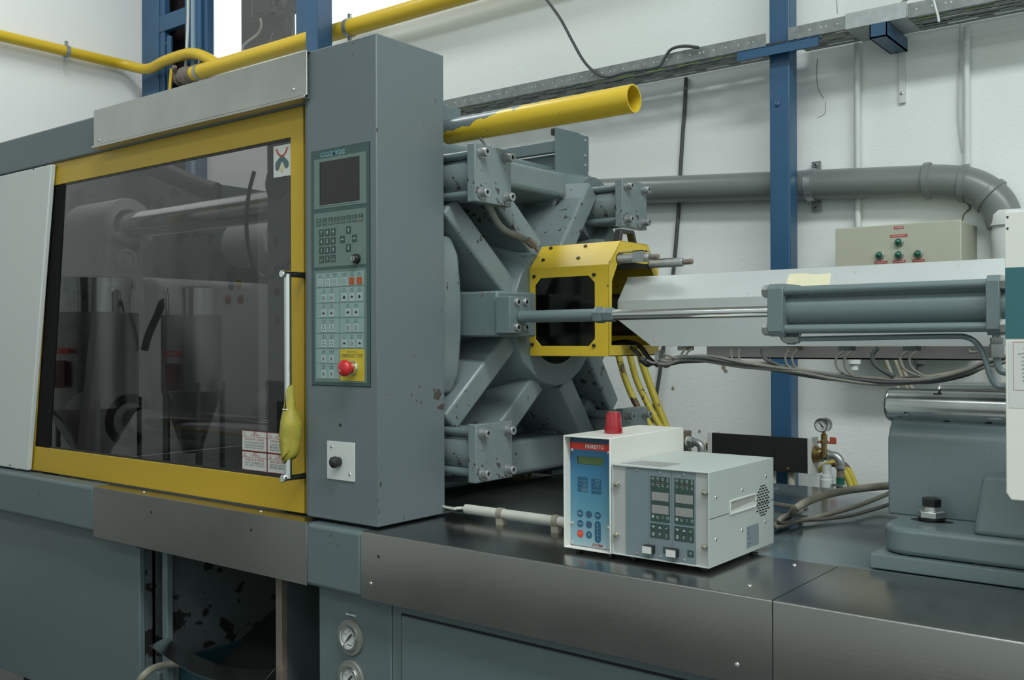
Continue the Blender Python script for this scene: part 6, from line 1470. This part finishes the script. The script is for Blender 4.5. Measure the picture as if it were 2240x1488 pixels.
e0 = p1.x+.040; b = MB(); b.tube([(e0, ym, zc_), (e0+.02, ym, zc_-.001), (e0+.034, ym, zc_-.012), (e0+.037, ym, zc_-.034)], .0142, 16); b.lathe((e0+.037, ym, zc_-.030), (0, 0, -1), [(0, .016), (.007, .017), (.009, .016)], 20); b.build('elbow', M_galvfit, t)
b = MB(); b.tube([(e0+.037, ym, zc_-.039), (e0+.037, ym, zc_-.15), (e0+.037, ym, .01)], .0145, 14); tag(b.build('green_hose', M_hosegreen), 'short visible piece of green hose behind the grey controller', 'hose')
p = at(1549, 975, Y=MY+.03); b = MB().lathe((p.x+.012, MY+.035, p.z), (-1, 0, 0), [(0, .026), (.012, .026), (.014, .018)], 20); tag(b.build('end_plug', M_brass), 'brass end plug on the left end of the black manifold', 'plug')
# three yellow hoses behind the platen
for k, (pts, r_, lab) in enumerate(((((1352, 775), (1368, 830), (1392, 885), (1425, 935), (1450, 975)), .0125, 'leftmost of the three dirty yellow hoses behind the platen'),
        (((1376, 772), (1392, 830), (1415, 880), (1442, 930), (1468, 975)), .0125, 'middle one of the three dirty yellow hoses behind the platen'), (((1398, 772), (1410, 810), (1432, 870), (1458, 935), (1478, 985)), .014, 'rightmost and dirtiest of the three yellow hoses behind the platen'))):
    b = MB(); P = [at(x, y, Y=3.16+.03*k) for x, y in pts]; P = [P[0]+(P[0]-P[1])*1.5]+P+[P[-1]+Vector((.05, 0, -.3)), Vector((P[-1].x+.08, P[-1].y, .5)), Vector((P[-1].x+.08, P[-1].y, .01))]
    b.tube(P, r_, 12); tag(b.build('yellow_hose', M_yhose), lab, 'hose')
for k in range(3):
    b = MB(); b.tube([at(1125+k*14, 1052, Y=2.75), at(1133+k*14, 1030, Y=2.75), at(1140+k*14, 1000, Y=2.75)], .006, 8); tag(b.build('yellow_hose', M_yhose), ['left', 'middle', 'right'][k]+' short yellow hose glimpsed under the platen', 'hose')

# knotted beige cables on the bed
def bed(x, y, h=.0): return at(x, y, Z=ZB+h)
b = MB(); b.tube([at(1960, 1062, Y=2.5), at(1910, 1066, Y=2.42), at(1860, 1072, Y=2.36), at(1810, 1082, Y=2.30), at(1770, 1096, Y=2.26), at(1742, 1112, Y=2.22), bed(1728, 1128, .02), bed(1706, 1140, .012), bed(1690, 1150, .011), (-1.05, 2.16, ZB+.012), (-1.2, 2.2, ZB+.012)], .0092, 12)
tag(b.build('knotted_cable', M_beige), 'thickest beige cable, arching from the carriage base into the knot on the bed', 'cable')
b = MB(); b.tube([bed(1962, 1072, .05), bed(1900, 1098, .03), bed(1840, 1118, .015), bed(1780, 1133, .009), bed(1740, 1142, .008), bed(1715, 1146, .014), bed(1705, 1138, .03), bed(1722, 1128, .035), bed(1745, 1122, .03), bed(1752, 1114, .02), bed(1735, 1110, .010), bed(1700, 1104, .009), (-1.0, 2.55, ZB+.009), (-1.2, 2.6, ZB+.009)], .0062, 12)
tag(b.build('knotted_cable', M_beige), 'middle beige cable running below the thick one into the knot', 'cable')
b = MB(); b.tube([bed(1962, 1098, .02), bed(1920, 1112, .009), bed(1860, 1128, .007), bed(1800, 1136, .006), bed(1750, 1140, .007), bed(1720, 1150, .010), bed(1696, 1152, .02), bed(1692, 1136, .015), (-1.1, 2.3, ZB+.008)], .0048, 10)
tag(b.build('knotted_cable', mat('dark_beige_cable', (.13, .12, .10), .5)), 'thinnest dark cable lying lowest beside the beige ones on the bed', 'cable')

# flanged fittings under the far end of the housing
for i, (x, lab) in enumerate(((1869, 'left'), (2012, 'right'))):
    p = at(x, 790, Y=3.3); b = MB(); b.lathe((p.x, 3.3, p.z+.06), (0, 0, -1), [(0, .02), (.07, .02), (.075, .012), (.09, .012)], 16); tag(b.build('wall_lamp_fitting', M_pvcw if i == 0 else M_cable), lab+' cylindrical fitting glimpsed below the steel channel', 'fitting')
for k, (x0, x1) in enumerate(((1955, 1970), (1975, 1990), (1985, 2000))):
    b = MB(); b.tube([at(x0-25, 765, Y=3.3), at(x0-12, 800, Y=3.3), at(x0, 830, Y=3.3), at(x1, 860, Y=3.3)], .006, 8); tag(b.build('wall_cable', M_beige), ['left', 'middle', 'right'][k]+' pale cable hanging on the wall behind the sagging bundle', 'cable')

# ================================================================== across the aisle: seen mirrored in the dark door window
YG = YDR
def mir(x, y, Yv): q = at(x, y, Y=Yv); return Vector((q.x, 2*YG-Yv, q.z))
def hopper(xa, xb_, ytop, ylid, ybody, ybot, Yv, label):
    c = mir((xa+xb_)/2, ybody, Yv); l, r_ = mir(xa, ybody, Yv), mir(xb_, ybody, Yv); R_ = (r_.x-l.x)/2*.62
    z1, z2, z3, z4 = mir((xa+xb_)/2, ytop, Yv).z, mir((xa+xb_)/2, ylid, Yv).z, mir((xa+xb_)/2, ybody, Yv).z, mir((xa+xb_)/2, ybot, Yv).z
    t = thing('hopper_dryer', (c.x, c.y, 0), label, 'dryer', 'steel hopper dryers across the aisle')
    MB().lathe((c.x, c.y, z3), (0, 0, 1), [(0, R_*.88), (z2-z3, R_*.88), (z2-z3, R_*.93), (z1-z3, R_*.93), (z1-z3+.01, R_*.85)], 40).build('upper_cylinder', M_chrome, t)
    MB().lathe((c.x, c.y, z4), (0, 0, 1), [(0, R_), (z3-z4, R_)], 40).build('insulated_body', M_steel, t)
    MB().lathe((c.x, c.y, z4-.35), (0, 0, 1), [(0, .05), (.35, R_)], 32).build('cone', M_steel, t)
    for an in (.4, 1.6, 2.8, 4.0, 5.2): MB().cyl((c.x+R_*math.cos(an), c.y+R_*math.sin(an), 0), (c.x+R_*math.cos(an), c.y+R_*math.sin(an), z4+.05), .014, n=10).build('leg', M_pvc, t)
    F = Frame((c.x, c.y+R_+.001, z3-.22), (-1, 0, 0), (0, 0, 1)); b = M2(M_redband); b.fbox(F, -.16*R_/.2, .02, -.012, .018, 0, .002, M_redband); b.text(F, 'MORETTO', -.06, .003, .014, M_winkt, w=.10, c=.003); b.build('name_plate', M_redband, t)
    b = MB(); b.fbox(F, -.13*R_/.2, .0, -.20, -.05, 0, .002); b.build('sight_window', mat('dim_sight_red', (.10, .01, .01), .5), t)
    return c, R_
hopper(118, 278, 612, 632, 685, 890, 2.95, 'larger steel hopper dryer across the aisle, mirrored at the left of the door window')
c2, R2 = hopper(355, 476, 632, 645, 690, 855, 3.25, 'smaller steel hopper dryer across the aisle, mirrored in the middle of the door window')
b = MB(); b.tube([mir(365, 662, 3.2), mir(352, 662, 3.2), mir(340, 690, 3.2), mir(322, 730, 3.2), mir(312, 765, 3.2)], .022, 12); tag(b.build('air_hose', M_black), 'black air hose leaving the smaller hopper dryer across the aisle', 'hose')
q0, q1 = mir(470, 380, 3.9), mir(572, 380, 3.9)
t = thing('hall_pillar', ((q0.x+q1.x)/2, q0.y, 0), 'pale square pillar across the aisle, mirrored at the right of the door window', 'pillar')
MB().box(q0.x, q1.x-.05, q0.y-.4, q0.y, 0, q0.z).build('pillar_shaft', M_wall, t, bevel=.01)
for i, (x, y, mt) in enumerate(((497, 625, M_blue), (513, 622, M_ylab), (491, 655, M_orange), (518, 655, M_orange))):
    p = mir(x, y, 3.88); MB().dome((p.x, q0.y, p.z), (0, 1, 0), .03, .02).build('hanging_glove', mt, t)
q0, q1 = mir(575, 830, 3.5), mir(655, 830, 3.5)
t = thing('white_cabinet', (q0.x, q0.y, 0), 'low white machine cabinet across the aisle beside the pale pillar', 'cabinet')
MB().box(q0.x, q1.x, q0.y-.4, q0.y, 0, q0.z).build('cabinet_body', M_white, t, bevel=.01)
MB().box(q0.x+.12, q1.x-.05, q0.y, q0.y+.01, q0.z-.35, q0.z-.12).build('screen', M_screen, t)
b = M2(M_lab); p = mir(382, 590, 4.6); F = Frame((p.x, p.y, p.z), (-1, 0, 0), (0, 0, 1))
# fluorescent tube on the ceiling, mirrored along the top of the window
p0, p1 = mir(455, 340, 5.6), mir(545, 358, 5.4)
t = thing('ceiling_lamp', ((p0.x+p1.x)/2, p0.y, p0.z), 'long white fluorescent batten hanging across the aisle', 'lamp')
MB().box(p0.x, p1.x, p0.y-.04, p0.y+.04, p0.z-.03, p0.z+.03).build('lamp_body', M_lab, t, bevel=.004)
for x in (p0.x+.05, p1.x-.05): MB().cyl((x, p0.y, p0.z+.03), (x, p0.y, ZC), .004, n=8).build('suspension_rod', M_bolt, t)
